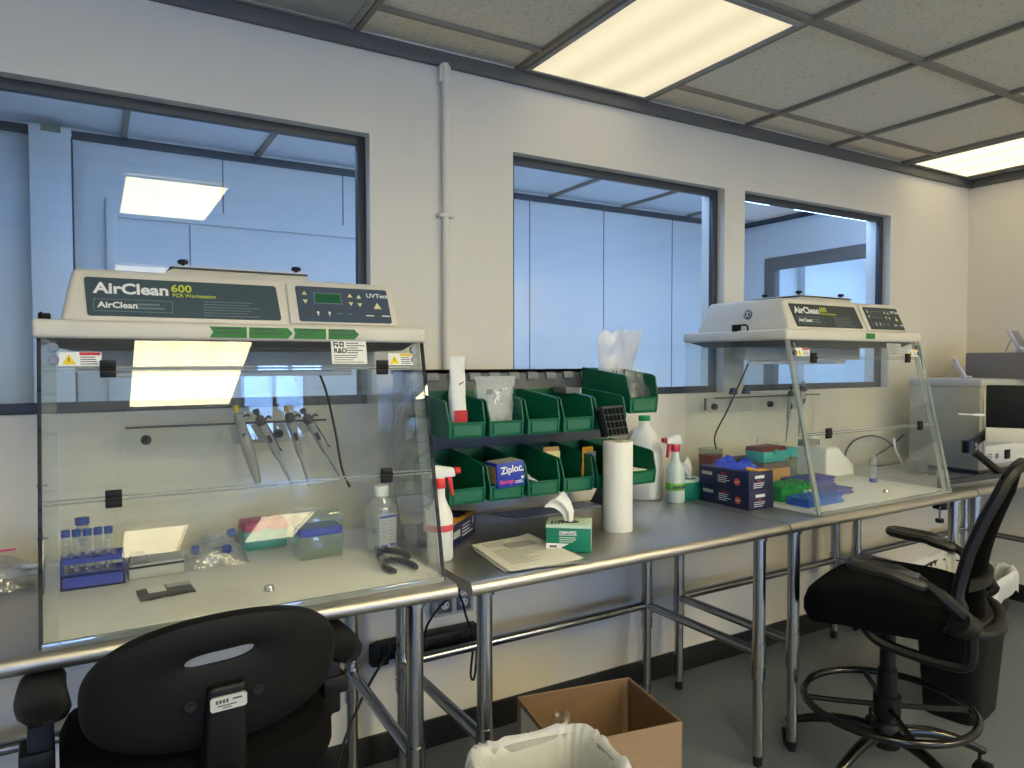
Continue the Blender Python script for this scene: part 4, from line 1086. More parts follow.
pipette((.352, yR-.012, 1.196), -15, 'wide bodied grey pipette with yellow plunger, leftmost on the left rail', 'yellow', 'pipgrey', G, kind=1)
pipette((.413, yR-.012, 1.185), -24, 'grey pipette with black plunger and thin black rod, second on the left rail', 'darkgrey', 'pipgrey', G, kind=2)
pipette((.494, yR-.012, 1.190), -15, 'grey pipette with tan plunger, third on the left rail', 'tan', 'pipgrey', G, kind=0)
pipette((.549, yR-.012, 1.184), -28, 'grey pipette with black plunger at the right end of the left rail', 'darkgrey', 'pipgrey', G, kind=2)
# cable of the lamp
t = tag(MB().tube(spline([(.580, 2.15, 1.345), (.612, 2.165, 1.27), (.640, 2.172, 1.15), (.66, 2.17, 1.03), (.675, 2.14, .975)], 6), .0038, 7).build('power_cable', M['rubber'], None), 'black lamp cable hanging down the back of the left workstation', 'cable')

# ------------------------------------------------------------------ left table outside the workstation
t = thing('zip_bag', 'clear zip bag of white packets with pink stripes at the left edge', 'bag', (-.236, 2.110, ZB), 2)
def bg2(u, v):
    q = (math.sin(PI*u)*math.sin(PI*v))**.5
    return (lerp(-.16, .105, u), lerp(-.075, .085, v), .001 + .085*q*(1+.35*noise.noise(Vector((u*5, v*4, 9)))))
MB().sheet(bg2, 22, 16, .0005).build('bag_film', M['film'], t, 70)
MB().sheet(lambda u, v: (lerp(-.155,.10,u), lerp(-.07,.08,v), .0003), 6, 4, .0002).build('bag_bottom', M['film'], t, 0)
for k in range(6):
    x, y = (-.12+.045*k, .0+.01*(k % 2))
    MB().box(-.03, -.045, 0, .03, .045, .011, .004, M=Matrix.Translation((x, y, .013+.009*(k % 3))) @ Euler((R(8*(k % 3)-8), R(10*(k % 2)-4), R(k*23))).to_matrix().to_4x4()).build('packet', M['white'], t)
MB().box(-.15, -.03, .078, .03, -.012, .0815, M=Matrix.Rotation(R(5), 4, 'X')).box(-.15, .0, .083, .06, .008, .086, M=Matrix.Rotation(R(3), 4, 'X')).build('pink_stripe', M['pink'], t)

# ------------------------------------------------------------------ inside the right workstation
ZR = HB + .0005 + .0138
tip_box((2.352, 1.962, ZR+.113), 3, 'teal tip box with maroon lid stacked on a tan box in the right workstation', 'teal', 'maroon', W=.150, D=.095, hb=.045, hl=.018)
t = thing('storage_carton', 'tan carton under the teal tip box in the right workstation', 'carton', (2.345, 1.958, ZR), 2)
MB().box(0, 0, 0, .17, .11, .090, .002).build('carton', M['tan'], t)
MB().box(-.001, -.001, .086, .171, .111, .112, .002).build('carton_lid', M['instrtop'], t)
MB().box(.012, -.0022, .050, .05, -.0008, .072).build('carton_label', M['paper'], t)
tip_box((2.548, 2.025, ZR), 3, 'pale teal clear box right of the stacked tip box in the right workstation', 'boxclear', 'teal', W=.105, D=.085, hb=.115, hl=.040)
t = thing('cold_block', 'grey block with a dark blue top at the back left of the right workstation', 'block', (2.285, 2.085, ZR), 0)
MB().box(0, 0, 0, .20, .08, .095, .004).build('block_body', M['grey'], t)
g = MB(); MB().box(.002, .002, .095, .198, .078, .118, .003).build('block_top', M['navy'], t)
t = thing('sharps_tub', 'maroon tub with a clear lid standing at the back left of the right workstation', 'tub', (2.232, 2.140, ZR), 0)
MB().loft([sq(.036,0,.5),sq(.041,.14,.5)]).build('tub_body', M['maroon'], t)
MB().loft([sq(.042,.14,.5),sq(.042,.165,.5)]).build('tub_lid', M['boxclear'], t)
t = thing('squeeze_bottle', 'small clear squeeze bottle standing behind the tip boxes in the right workstation', 'bottle', (2.555, 2.165, ZR))
MB().lathe([(.022,0),(.024,.004),(.024,.12),(.010,.14)], n=18).build('bottle_body', M['tubeclear'], t)
MB().lathe([(.012,.139),(.012,.152),(.004,.158),(.0025,.195)], n=14).build('nozzle', M['white'], t)
def well_rack(loc, rz, label, m, W, D, H, nx, ny, r):
    t = thing('well_rack', label, 'tube rack', loc, rz)
    MB().box(0, 0, 0, W, D, H*.42, .002).box(.006, .006, H*.40, W-.006, D-.006, H*.80).build('rack_body', m, t)
    b = MB(); px, py = W/nx, D/ny; z = H*.80
    for i in range(nx):
        for j in range(ny):
            cx, cy = (i+.5)*px, (j+.5)*py; n = 10; o_, q_ = [], []
            for k in range(n):
                a = 2*PI*k/n+.3; c, s_ = math.cos(a), math.sin(a); q = max(abs(c)/(px/2), abs(s_)/(py/2))
                o_.append((cx+c/q, cy+s_/q)); q_.append((cx+r*c, cy+r*s_))
            b.loft([[(x, y, z) for x, y in o_], [(x, y, H) for x, y in o_], [(x, y, H) for x, y in q_], [(x, y, z) for x, y in q_]], loop=True)
    b.build('perforated_top', m, t); return t
well_rack((2.215, 1.765, ZR), 2, 'bright green tube rack behind the blue tray in the right workstation', M['traygreen'], .205, .105, .058, 8, 4, .009)
well_rack((2.212, 1.645, ZR), 2, 'bright blue tube tray at the front left corner of the right workstation', M['trayblue'], .215, .098, .030, 8, 4, .009)
well_rack((2.440, 1.850, ZR), 2, 'violet tube rack in front of the centrifuge in the right workstation', M['trayviolet'], .235, .10, .050, 10, 4, .0085)
well_rack((2.462, 1.745, ZR), 2, 'low violet tube rack lying in front of the other violet rack', M['trayviolet'], .17, .085, .022, 8, 4, .0085)
for k, x in enumerate((2.335, 2.362, 2.392)):
    t = thing('micro_tube', '-', 'tube', (x, 1.752, ZR+.0), group='small white tubes beside the green rack')
    t['label'] = ['small white tube standing left of two others in front of the green rack', 'small white tube between two others in front of the green rack', 'small white tube at the right in front of the green rack'][k]
    conical(MB(), .0055, .034, tip=.014, n=10).build('tube_body', M['white'], t); MB().cyl((0,0,.034),(0,0,.039),.0068,n=12).build('lid', M['white'], t)
# small centrifuge
t = thing('mini_centrifuge', 'white bench centrifuge with sloped front standing in the right workstation', 'centrifuge', (2.745, 1.955, ZR), 3)
MB().prism([(0,0),(.215,0),(.215,.062),(.088,.152),(0,.152)], 'y', 0, .15, .010, seg=3).build('housing', M['white'], t)
MB().prism([(-.002,-.002),(.218,-.002),(.218,.026),(-.002,.026)], 'y', -.002, .152, .008).build('base_skirt', M['lightgrey'], t)
MB().box(.004, .10, .14, .11, .148, .178, .006).build('lid_hinge', M['grey'], t)
Q = Matrix.Translation((.151, 0, .1075)) @ Matrix.Rotation(R(35.3), 4, 'Y')
MB().box(-.042,.045,.0,-.004,.085,.008,.002,M=Q).build('control_pad', M['grey'], t)
MB().box(.012,.030,.0,.038,.105,.007,.002,M=Q).build('display', M['darkgrey'], t)
MB().tube([(.06,.13,.160),(.10,.13,.182),(.135,.13,.165),(.155,.13,.120)], .012, 10).build('lid_arch', M['white'], t)
t = tube_at((2.948, 1.868, ZR+.125), .0135, .112, 'clear tube standing upside down on its blue cap in the right workstation', None, rot=(PI, 0, 0), caph=.0125, gd=False)
# hanging pipettes and clips on the right rail
G = 'pipettes hanging in the right workstation'
yR2 = 1.575 + .62*1.05 - .082
pipette((2.745, yR2, 1.205), 8, 'grey pipette hanging left of the other one in the right workstation', 'darkgrey', 'pipgrey', G, L=.215, kind=0)
pipette((2.835, yR2+.005, 1.226), 7, 'grey pipette hanging at the right end of the rail in the right workstation', 'pipgrey', 'pipgrey', G, L=.215, kind=0)
for k, x in enumerate((2.42, 2.50)):
    t = thing('cable_clip', ['dark blue clip sitting on the rail of the right workstation, left one', 'dark blue clip sitting on the rail of the right workstation, right one'][k], 'clip', (x, yR2+.040, 1.218))
    MB().hexa([(-.022,-.006,0),(.022,-.006,0),(.022,.016,0),(-.022,.016,0),(-.014,-.004,.028),(.010,-.004,.030),(.010,.012,.030),(-.014,.012,.028)], .004).build('clip_body', M['navybar'], t)
    MB().cyl((-.004,-.010,.014),(-.004,.014,.014),.010,n=12).build('clip_roll', M['capblue'], t)
def cable(pts, r, label, m='rubber', k=8): return tag(MB().tube(spline(pts, k), r, 7).build('power_cable', M[m]), label, 'cable')
cable([(2.52, 2.170, 1.40), (2.44, 2.17, 1.27), (2.36, 2.168, 1.15), (2.28, 2.16, 1.05), (2.255, 2.13, .995)], .0035, 'black cable running slantwise down the back panel of the right workstation')
cable([(3.27, 2.215, .835), (3.275, 2.225, .90), (3.36, 2.235, .955), (3.50, 2.24, .972), (3.63, 2.236, .945), (3.69, 2.22, .895)], .005, 'black cable looping up behind the upside down tube')
cable([(3.74, 2.2, .97), (3.62, 2.21, .905), (3.46, 2.20, .862), (3.40, 2.16, .833), (3.52, 2.14, .832), (3.62, 2.14, .832)], .005, 'black cable crossing the loop behind the right workstation')
cable([(3.585, 2.16, .960), (3.565, 2.14, .91), (3.575, 2.12, .86), (3.598, 2.12, .834), (3.612, 2.16, .833)], .006, 'white cable bending down beside the grey adapter', 'white')
t = thing('power_adapter', 'grey power adapter on the table right of the right workstation', 'adapter', (3.42, 1.935, ZB), 6)
MB().box(0, 0, 0, .095, .055, .072, .004).build('adapter_body', M['grey'], t)
MB().box(.018, -.06, 0, .045, -.035, .012, .002).box(.03,-.04,.004,.034,.002,.009).build('plug', M['darkgrey'], t)
# ------------------------------------------------------------------ chairs
def caster(par, c, ang):
    T = Matrix.Translation(c) @ Matrix.Rotation(ang, 4, 'Z')
    o = MB().cyl((-.012,.0,.027),(.012,.0,.027),.027,n=18,M=T)
    o = o.build('caster', M['black'], par)
    MB().box(-.016,-.030,.026,.016,.020,.056,.008,M=T).cyl((0,.008,.05),(0,.008,.085),.006,n=8,M=T).build('caster_hood', M['black'], o)
def base5(t, R_, zh, rot0, gloss, ring=None):
    MB().lathe([(.040,zh-.045),(.046,zh-.03),(.046,zh+.02),(.036,zh+.035)], n=24).build('hub', M['black'], t)
    for k in range(5):
        a = rot0 + 2*PI*k/5; c, s_ = math.cos(a), math.sin(a)
        pts = []
        for q in range(9):
            u = q/8; r = lerp(.03, R_, u); z = lerp(zh, .090, u**1.7) + .012*math.sin(PI*u)
            pts.append((c*r, s_*r, z))
        m = MB().tube(pts, [lerp(.021, .013, q/8) for q in range(9)], 10)
        l = m.build('base_leg', gloss, t)
        caster(l, (c*(R_-.004), s_*(R_-.004), 0), a+.6)
def superell(w, d, n=36, k=.55):
    return [(w*math.copysign(abs(math.cos(2*PI*i/n))**k, math.cos(2*PI*i/n)), d*math.copysign(abs(math.sin(2*PI*i/n))**k, math.sin(2*PI*i/n))) for i in range(n)]
def cushion(zt, zb, w, d, drop=.03):
    rings = []
    for f, z in ((.80, zb), (.93, zb+.004), (1.0, lerp(zb, zt, .35)), (1.0, lerp(zb, zt, .62)), (.95, lerp(zb, zt, .88)), (.82, zt), (.5, zt+.004), (.1, zt-.002)):
        rings.append([(x*f, y*f, z - drop*max(0, (y*f)/d)**2.5 + .012*(abs(x*f)/w)**3*(1 if z > zb+.02 else 0)) for x, y in superell(w, d)])
    return MB().loft(rings)

# ---- right: drafting chair with mesh back
CR = thing('drafting_chair', 'black mesh back drafting chair with a foot ring in front of the right workstation', 'chair', (2.215, 1.345, 0), 20)
base5(CR, .315, .150, R(20), M['blackgloss'])
MB().cyl((0,0,.13),(0,0,.36),.030,n=20).cyl((0,0,.36),(0,0,.52),.024,n=20).build('gas_column', M['black'], CR)
ring = MB(); zr = .245
ring.tube([(.252*math.cos(2*PI*i/48), .252*math.sin(2*PI*i/48), zr) for i in range(48)], .0125, 10, closed=True)
rg = ring.build('foot_ring', M['blackgloss'], CR)
for k in range(4):
    a = 2*PI*k/4+.5
    MB().tube([(.035*math.cos(a), .035*math.sin(a), zr-.005), (.15*math.cos(a), .15*math.sin(a), zr-.004), (.25*math.cos(a), .25*math.sin(a), zr)], .009, 8).build('ring_spoke', M['blackgloss'], rg)
MB().cyl((0,0,zr-.035),(0,0,zr+.03),.042,n=22).build('ring_hub', M['black'], rg)
MB().cyl((.04,0,zr),(.085,.02,zr),.018,.024,n=12).build('ring_knob', M['black'], rg)
cushion(.662, .545, .235, .235, .045).build('seat', M['blackfab'], CR)
b = MB().box(-.12,-.13,.515,.12,.12,.548,.012)
for s_ in (-1, 1):                                           # open bracket loops at the rear of the seat
    b.tube(spline([(s_*.19,.03,.553),(s_*.19,-.01,.515),(s_*.19,-.10,.495),(s_*.19,-.22,.490),(s_*.19,-.25,.52),(s_*.19,-.25,.60)],5), .017, 8)
    b.tube(spline([(s_*.19,.0,.545),(s_*.19,-.10,.578),(s_*.19,-.25,.605)],5), .014, 8)
b.build('seat_bracket', M['black'], CR)
def back_pt(u, v, off=0.0):                                  # u across -1..1, v up 0..1
    w_ = lerp(.185, .125, v) * (1 - .10*max(0, v-.85)*4)
    x = u*w_; z = lerp(.57, 1.06, v)
    y = -.265 - .085*v**1.25 + .035*math.sin(PI*min(1, v*1.2))*.6 + .060*u*u*(1-.45*v) - off
    return (x, y, z)
MB().sheet(lambda u, v: back_pt(u*2-1, .04+v*.92), 16, 22, .004).build('back_mesh', M['mesh'], CR, 70)
loop = []
for i in range(56):
    a = 2*PI*i/56; c, s_ = math.cos(a), math.sin(a)
    loop.append(back_pt(math.copysign(abs(c)**.42, c), .5+.5*math.copysign(abs(s_)**.42, s_), .002))
MB().tube(loop, [.017 + .012*(1 if p[2] < .68 else 0) for p in loop], 8, closed=True).build('back_frame', M['black'], CR)
MB().sheet(lambda u, v: tuple(Vector(back_pt((u*2-1)*.9, .26+.07*v, .016))), 14, 4, .012).build('lumbar_bar', M['black'], CR, 60)
m = MB().tube(spline([(-.19,-.20,.60),(-.165,-.262,.585),(-.09,-.292,.578),(0,-.300,.576),(.09,-.292,.578),(.165,-.262,.585),(.19,-.20,.60)],5), .022, 10)
m.build('back_support', M['black'], CR)
for s_, tl in ((-1, 0), (1, 0)):
    lp = []
    for i in range(40):
        a = 2*PI*i/40; c, q = math.cos(a), math.sin(a)
        lp.append((s_*(.262) + .032*math.copysign(abs(c)**.6, c), -.045 + .095*math.copysign(abs(q)**.75, q), .752 - .018*(q < -.2)*(-q) + .006*q))
    ap = MB().tube(lp, .0155, 8, closed=True).build('arm_pad', M['padgrey'], CR)
    MB().box(s_*.262-.022, -.13, .743, s_*.262+.022, -.06, .755, .004).build('arm_web', M['darkgrey'], ap)
    MB().tube(spline([(s_*.262,-.11,.742),(s_*.262,-.16,.722),(s_*.25,-.22,.67),(s_*.215,-.265,.62)],6), [.014]*8+[.020]*11, 8).build('arm_bracket', M['black'], CR)
    MB().cyl((s_*.215,-.25,.615),(s_*.252,-.225,.64),.034,n=16).build('arm_pivot', M['black'], CR)

# ---- left: task chair seen from behind
CL = thing('task_chair', 'black plastic backed task chair standing in front of the left workstation', 'chair', (.166, 1.525, 0), 3.5)
base5(CL, .31, .12, R(54), M['black'])
MB().cyl((0,0,.10),(0,0,.34),.030,n=20).cyl((0,0,.34),(0,0,.57),.022,n=20).build('gas_column', M['black'], CL)
cushion(.675, .575, .235, .24, .03).build('seat', M['blackfab'], CL)
MB().box(-.11,-.12,.545,.11,.11,.578,.012).build('seat_plate', M['black'], CL)
# shell with a hand slot
n = 72; BWD, BHT, zc = .212, .124, .818
def shell_y(x, z): return -.205 - .055*(z-.72)/.25 + .9*x*x - .02
outer, slot = [], []
scx, scz, sw, sh = -.008, .050, .056, .0115
for i in range(n):
    a = 2*PI*i/n; c, s_ = math.cos(a), math.sin(a)
    k = .92 if s_ > 0 else .62
    ox, oz = BWD*math.copysign(abs(c)**.92, c), (BHT if s_ > 0 else BHT*1.0)*math.copysign(abs(s_)**k, s_)
    outer.append((ox, oz)); slot.append((scx + sw*math.copysign(abs(c)**.55, c), scz + sh*math.copysign(abs(s_)**.8, s_) + .004*c))
def ringpts(f, off, inset=1.0):
    out = []
    for (ox, oz), (sx, sz) in zip(outer, slot):
        x = lerp(sx, ox*inset, f); z = lerp(sz, oz*inset, f)
        out.append((x, shell_y(x, zc+z) + off, zc+z))
    return out
rings = [ringpts(0, .004), ringpts(0, -.006), ringpts(.06, -.010), ringpts(.35, -.014), ringpts(.7, -.012), ringpts(.93, -.006), ringpts(1, .006), ringpts(1, .014), ringpts(.93, .014), ringpts(.7, .010), ringpts(.35, .008), ringpts(.06, .008)]
MB().loft(rings, loop=True).build('backrest_shell', mat('chair_shell_black', (9, 9, 10), .6, spec=.3, bump=.25, bscale=900), CL, 50)
# spine with the sticker
def sp(x, y, z): return (x, shell_y(0, z) + y, z)
MB().hexa([sp(-.034,-.050,.66), sp(.034,-.050,.66), sp(.034,.0,.66), sp(-.034,.0,.66), sp(-.031,-.030,.822), sp(.031,-.030,.822), sp(.031,-.005,.822), sp(-.031,-.005,.822)], .008, seg=3).build('spine_cover', M['black'], CL)
MB().tube(spline([(0,-.30,.67),(0,-.27,.60),(0,-.18,.56),(0,-.02,.556)],5), .028, 10).build('back_bar', M['black'], CL)
yv = shell_y(0, .797) - .0345
o = MB().prism([(-.026,.7840),(.026,.7840),(.029,.7870),(.029,.8040),(.026,.8070),(-.026,.8070),(-.029,.8040),(-.029,.7870)], 'y', yv-.0055, yv-.001, M=Matrix.Rotation(R(-5),4,'X') if False else None).build('asset_sticker', M['lightgrey'], CL, 0)
g = MB()
for k in range(4): g.box(-.021+.0055*k, yv-.0062, .7965, -.0172+.0055*k, yv-.0053, .8025)
g.box(.006,yv-.0062,.7990,.021,yv-.0053,.8018).box(-.018,yv-.0062,.7915,.012,yv-.0053,.7932).box(-.010,yv-.0062,.7875,.004,yv-.0053,.7890)
g.build('sticker_print', M['darkgrey'], o, 0)
for x in (-.055, .055):
    z = .792; y = shell_y(x, z) - .013
    MB().cyl((x, y-.004, z), (x, y+.008, z), .010, .012, n=14).cyl((x, y-.006, z), (x, y-.003, z), .0045, n=10).build('screw', M['blackgloss'], CL)
for s_ in (-1, 1):
    rings = []
    for u in range(11):
        q = u/10; y = lerp(-.120, .135, q)
        w_ = .042*(1-.25*abs(q-.35)); e = min(1, (.06+q*6))**.5 * min(1, (.06+(1-q)*6))**.5
        cx = s_*(.262 + .010*math.sin(PI*q)) + .012; zc2 = .764 if s_ < 0 else .758 - .008*(1-q)**2*2
        rings.append([(cx + w_*e*math.copysign(abs(math.cos(2*PI*j/20))**.7, math.cos(2*PI*j/20)), y, zc2 + (.017*e)*math.sin(2*PI*j/20)) for j in range(20)])
    MB().loft(rings).build('arm_pad', M['black'], CL)
    MB().box(s_*.262-.020, -.045, .60, s_*.262+.020, .015, .730, .008).build('arm_post', M['black'], CL)
    MB().box(s_*.262-.027+.006*s_, -.052, .645, s_*.262+.027+.006*s_, .022, .685, .006).build('arm_collar', M['black'], CL)
    MB().tube([(s_*.262,-.015,.605),(s_*.235,-.012,.57),(s_*.10,-.01,.562)], .018, 8).build('arm_arm', M['black'], CL).name = 'arm_support'
# ------------------------------------------------------------------ floor things
def bin_loft(w, d, h, ins, n=40, k=.42, z0=0.0):
    return [(x*ins, y*ins, z0) for x, y in superell(w, d, n, k)]
def liner(t, w, d, h, depth, seed, m, over=.075, n=168):
    def ring(f, z, amp, wob):
        out = []
        for i, (x, y) in enumerate(superell(w, d, n, .5)):
            a = 2*PI*i/n; ca, sa = math.cos(a), math.sin(a)
            pl = math.sin(a*26 + 5*noise.noise(Vector((ca*1.6, sa*1.6, seed)))) * noise.noise(Vector((ca*2.2, sa*2.2, z*6+seed)))
            q = 1 + amp*(noise.noise(Vector((ca*5, sa*5, z*7+seed))) + 1.7*pl)
            out.append((x*f*q, y*f*q, z + wob*(noise.noise(Vector((ca*3.5, sa*3.5, seed+3))) + .5*pl)))
        return out
    rings = [ring(1.10, h-over, .05, .03), ring(1.10, h-over*.6, .05, .008), ring(1.09, h-.012, .04, .006), ring(1.07, h+.008, .03, .010), ring(1.03, h+.018, .02, .012), ring(.95, h+.010, .025, .010), ring(.87, h-.02, .035, .006), ring(.80, h-.07, .04, 0), ring(.72, h-depth*.6, .045, 0), ring(.62, h-depth, .05, .0), ring(.3, h-depth-.02, .08, 0)]
    b = MB(); b.loft(rings, cap=False)
    return b.build('bin_liner', m, t, 85)
WB = thing('waste_bin', 'open waste bin with a translucent white liner on the floor at the bottom edge', 'waste bin', (.888, 1.345, 0), -8)
MB().loft([bin_loft(.115,.085,0,1,z0=0), bin_loft(.12,.09,0,1,z0=.006), bin_loft(.158,.118,0,1,z0=.415), bin_loft(.164,.124,0,1,z0=.415), bin_loft(.164,.124,0,1,z0=.43), bin_loft(.152,.112,0,1,z0=.43), bin_loft(.113,.083,0,1,z0=.012)]).build('bin_body', M['lightgrey'], WB)
liner(WB, .164, .124, .43, .26, 3, M['liner'])
TB = thing('waste_bin', 'black waste bin with a crumpled white liner standing behind the drafting chair', 'waste bin', (2.905, 1.470, 0), 10)
MB().loft([bin_loft(.135,.095,0,1,z0=0), bin_loft(.14,.10,0,1,z0=.006), bin_loft(.185,.135,0,1,z0=.52), bin_loft(.193,.143,0,1,z0=.52), bin_loft(.193,.143,0,1,z0=.54), bin_loft(.178,.128,0,1,z0=.54), bin_loft(.133,.093,0,1,z0=.012)]).build('bin_body', M['black'], TB)
liner(TB, .193, .143, .54, .20, 11, M['liner'], over=.06)

# open carton
OB = thing('open_carton', 'open brown cardboard carton on the floor under the middle table', 'carton', (1.332, 1.742, 0), -10)
W, D, H = .205, .160, .28; q = .004
m = MB()
m.box(-W,-D,0,W,D,q).box(-W,-D,0,-W+q,D,H).box(W-q,-D,0,W,D,H).box(-W,-D,0,W,-D+q,H).box(-W,D-q,0,W,D,H)
m.build('carton_body', M['cardboard'], OB, 0)
for nm, a in (('inner_flap', (-W+q+.0005,-D+.01,.04,-W+q+.003,D-.01,H-.004)), ('inner_flap', (W-q-.003,-D+.01,.04,W-q-.0005,D-.01,H-.004)), ('inner_flap', (-W+.012,D-q-.003,.04,W-.03,D-q-.0005,H-.003)), ('inner_flap', (-W+.02,-D+q+.0005,.05,W-.02,-D+q+.003,H-.006))):
    MB().box(*a).build(nm, M['cardin'], OB, 0)
MB().box(W-.026,D-q-.0045,.0045,W-.012,D-q-.0032,H-.002).build('corner_tape', M['cardboard'], OB, 0)
o = MB().box(-W-.0008,-.02,.10,-W+.0003,.125,.262).build('shipping_label', M['paper'], OB, 0)
g = MB()
for k, (y, z, s_) in enumerate(((.045,.195,.02),(.06,.21,.014),(.038,.178,.012))): g.box(-W-.0014,y-s_/2,z-s_/2,-W-.0006,y+s_/2,z+s_/2)
g.build('printed_mark', M['inkblack'], o, 0)
t = thing('film_scrap', 'clear crumpled plastic bag lying inside the open cardboard carton', 'bag', (1.222, 1.795, .0050))
MB().sheet(lambda u, v: (lerp(-.06,.09,u), lerp(-.09,.08,v), -.0+.262*(math.sin(PI*u)*math.sin(PI*v))**.6*(1+.25*noise.noise(Vector((u*5,v*5,2))))), 18, 18, .0006).build('film', M['film'], t, 70)

# ------------------------------------------------------------------ outlets, power strip, cables under the tables
t = thing('wall_outlet', 'surface wall outlet box with two sockets below the gap between the tables', 'outlet', (1.005, WY-.034, .468))
MB().box(0,0,0,.155,.0335,.115,.004).build('outlet_box', M['lightgrey'], t)
for x in (.012, .086):
    f = MB().box(x,-.003,.012,x+.056,.001,.103,.002).build('face_plate', M['galv'], t)
    for z in (.032, .068):
        k = MB().cyl((x+.028,-.005,z+.008),(x+.028,-.0025,z+.008),.0145,n=18).build('socket', M['white'], f)
        MB().box(x+.020,-.0058,z+.005,x+.0225,-.0049,z+.015).box(x+.0335,-.0058,z+.005,x+.036,-.0049,z+.015).cyl((x+.028,-.0058,z-.001),(x+.028,-.0049,z-.001),.0025,n=8).build('socket_slot', M['inkblack'], k, 0)
PS = thing('power_strip', 'black power strip fixed along the wall under the gap between the tables', 'power strip', (.800, 2.205, .372))
MB().box(0,0,0,.37,.062,.052,.005).build('strip_body', M['black'], PS)
for x in (.05, .13, .21, .29): MB().box(x,-.0015,.012,x+.034,.001,.040,.001).build('socket', M['rubber'], PS)
MB().box(-.03,.012,-.02,.03,.05,.05,.006).build('end_plug', M['rubber'], PS)
cable([(.82, 2.19, .425), (.79, 2.12, .440), (.70, 2.06, .37), (.62, 2.0, .285), (.575, 1.95, .22), (.565, 1.93, .14), (.55, 1.92, .06), (.50, 1.90, .005)], .0045, 'black cable sagging from the power strip to the floor by the left table leg')
cable([(1.04, 2.215, .535), (1.00, 2.195, .52), (.955, 2.19, .47), (.945, 2.195, .415)], .0042, 'short black cable from the outlet to the power strip')
cable([(1.075, 2.21, .565), (1.085, 2.185, .53), (1.10, 2.18, .47), (1.128, 2.175, .40), (1.135, 2.175, .33), (1.125, 2.175, .255), (1.112, 2.175, .27), (1.120, 2.175, .35)], .0042, 'black cable hanging in a loop beside the middle table leg')
t = thing('cord_plug', 'black plug pushed into the wall outlet box', 'plug', (1.060, WY-.062, .550))
MB().box(0,0,0,.034,.0225,.026,.004).build('plug_body', M['rubber'], t)

# ------------------------------------------------------------------ far right of the table row
ZI2 = ZB
t = thing('instrument', 'large pale grey benchtop instrument on the far right table', 'instrument', (3.640, 1.775, ZI2))
MB().box(0, 0, .012, .72, .34, .452, .006).build('housing', M['instr'], t)
MB().box(-.004, -.004, .420, .724, .344, .456, .004).build('top_cover', M['lightgrey'], t)
MB().box(-.001, .0, .004, .721, .34, .020).build('base_plinth', M['navybar'], t)
for x in (.03, .68):
    for y in (.03, .30): MB().cyl((x,y,0),(x,y,.006),.016,n=12).build('foot', M['rubber'], t)
MB().box(.03, -.006, .03, .66, .002, .39, .004).build('front_panel', M['lightgrey'], t)
cpn = MB().box(.035, -.011, .045, .60, -.005, .135, .002).build('control_strip', M['white'], t)
MB().box(.215, -.018, .062, .262, -.010, .108, .003).build('square_button', M['black'], cpn)
MB().box(.130, -.015, .070, .156, -.010, .094, .002).build('small_button', M['grey'], cpn)
g = MB(); [g.box(.048, -.0118, .092-.010*k, .098, -.0108, .097-.010*k) for k in range(3)]; g.build('printed_lines', M['grey'], cpn, 0)
t = thing('instrument', 'dark grey box standing on top of the pale grey instrument', 'instrument', (3.985, 1.69, ZI2+.4565))
MB().box(0, 0, 0, .42, .33, .132, .005).build('housing', M['instrtop'], t)
MB().box(.01, -.004, .01, .41, .001, .122, .003).build('front_panel', M['instrtop'], t)
def stand_unit(loc, rz, s, label):
    t = thing('display_unit', label, 'display', loc, rz)
    Q = Matrix.Rotation(R(-28), 4, 'X')
    MB().box(-.06*s,-.008*s,0,.06*s,.010*s,.13*s,.004,M=Matrix.Translation((0,-.03*s,.012*s)) @ Q).build('display_body', M['lilac'], t)
    MB().box(-.052*s,-.0095*s,.018*s,.052*s,-.0078*s,.122*s,.002,M=Matrix.Translation((0,-.03*s,.012*s)) @ Q).build('display_screen', M['grey'], t)
    MB().tube([(0,.03*s,.085*s),(0,.066*s,.0035)], .0035*s, 6).build('prop_leg', M['lilac'], t)
    MB().box(-.045*s,-.065*s,0,.045*s,-.006*s,.018*s,.004).build('foot_block', M['lilac'], t)
stand_unit((3.765, 1.935, ZI2+.4565), 33, .80, 'small lilac display on a prop leg standing on the pale instrument')
stand_unit((4.150, 1.845, ZI2+.5890), 4, .92, 'small lilac display on a prop leg standing on the dark grey box')
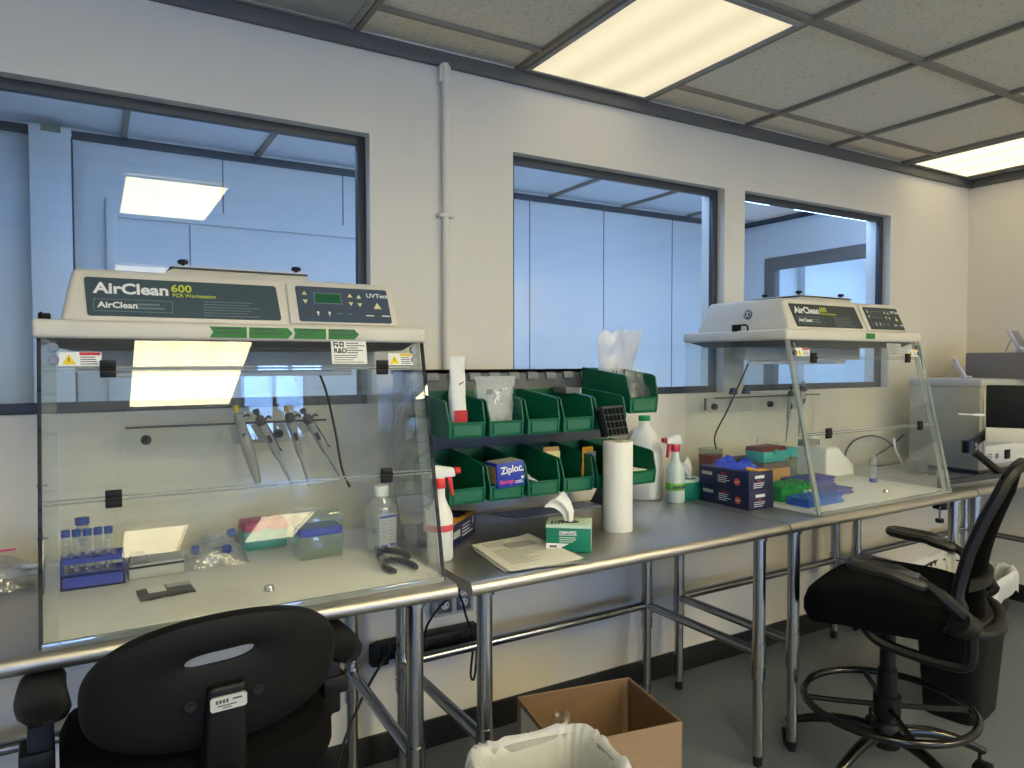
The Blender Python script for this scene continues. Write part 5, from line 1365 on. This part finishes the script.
# monitor on a clamped arm
MN = thing('monitor', 'black screen with a cream chin held by a black arm at the right edge', 'monitor', (3.315, 1.590, 1.015), -58)
MB().box(0,0,.062,.48,.022,.245,.004).build('screen', M['screen'], MN)
MB().hexa([(.0,-.002,0),(.48,-.002,0),(.48,.024,0),(.0,.024,0),(.0,-.001,.062),(.48,-.001,.062),(.48,.023,.062),(.0,.023,.062)], .003).build('chin', M['hood'], MN)
MB().box(.10,.022,.06,.24,.05,.20,.008).build('rear_hub', M['black'], MN)
AR = thing('screen_mount', 'black jointed monitor arm clamped to the front edge of the right table', 'monitor arm', (3.060, 1.615, 0))
def bar(p, q_, w, h, nm, m=M['black']):
    p, q_ = Vector(p), Vector(q_); d = (q_-p); L_ = d.length; d.normalize()
    y = Vector((0,0,1)).cross(d).normalized(); z = d.cross(y)
    T = Matrix(((d.x,y.x,z.x,p.x),(d.y,y.y,z.y,p.y),(d.z,y.z,z.z,p.z),(0,0,0,1)))
    return MB().box(0,-w/2,-h/2,L_,w/2,h/2,min(w,h)*.3,M=T,seg=3).build(nm, m, AR)
bar((.330, -.005, 1.055), (.205, .02, .995), .034, .032, 'upper_arm'); bar((.215, .02, .985), (.500, .02, .845), .030, .030, 'lower_arm')
MB().cyl((.205,.02,.965),(.205,.02,1.018),.028,n=18).build('elbow', M['blackgloss'], AR)
for z in (.985, 1.005): MB().cyl((.205,-.012,z),(.205,-.006,z),.006,n=10).build('screw', M['chrome'], AR)
bar((.02, .02, .855), (.46, .02, .845), .035, .022, 'clamp_bar', M['navybar'])
cl = MB().box(-.012,.0,.74,.012,.035,.875,.003).box(-.012,-.0,.74,.012,.05,.752,.002).build('clamp_jaw', M['black'], AR)
MB().cyl((-.03,.01,.70),(-.03,.01,.765),.004,n=10).build('clamp_screw', M['galv'], AR)
MB().cyl((-.03,.01,.760),(-.03,.01,.766),.018,n=16).box(-.032,.0,.742,.0,.02,.750,.002).build('clamp_plate', M['black'], AR)
MB().cyl((-.03,.01,.690),(-.03,.01,.705),.016,n=14).build('clamp_knob', M['black'], AR)
t = thing('plug_cord', 'white cable plug sticking out left of the monitor', 'plug', (3.252, 1.640, 1.125), -40)
MB().box(.03,0,0,.075,.012,.010,.002).build('plug_body', M['white'], t)
MB().tube([(-.03,.006,.009),(.0,.006,.007),(.03,.006,.005)], .003, 6).build('plug_cable', M['white'], t)
SC.view_settings.view_transform = 'Standard'
SC.view_settings.look = 'None'
SC.view_settings.gamma = 1.0
SC.view_settings.use_curve_mapping = False
SC.view_settings.exposure = 0.22
SC.render.film_transparent = False
try:
    SC.cycles.use_denoising = True
    SC.cycles.max_bounces = 10; SC.cycles.diffuse_bounces = 5; SC.cycles.glossy_bounces = 4; SC.cycles.transparent_max_bounces = 40
    SC.cycles.sample_clamp_indirect = 6.0
    SC.cycles.caustics_reflective = False; SC.cycles.caustics_refractive = False
except Exception: pass
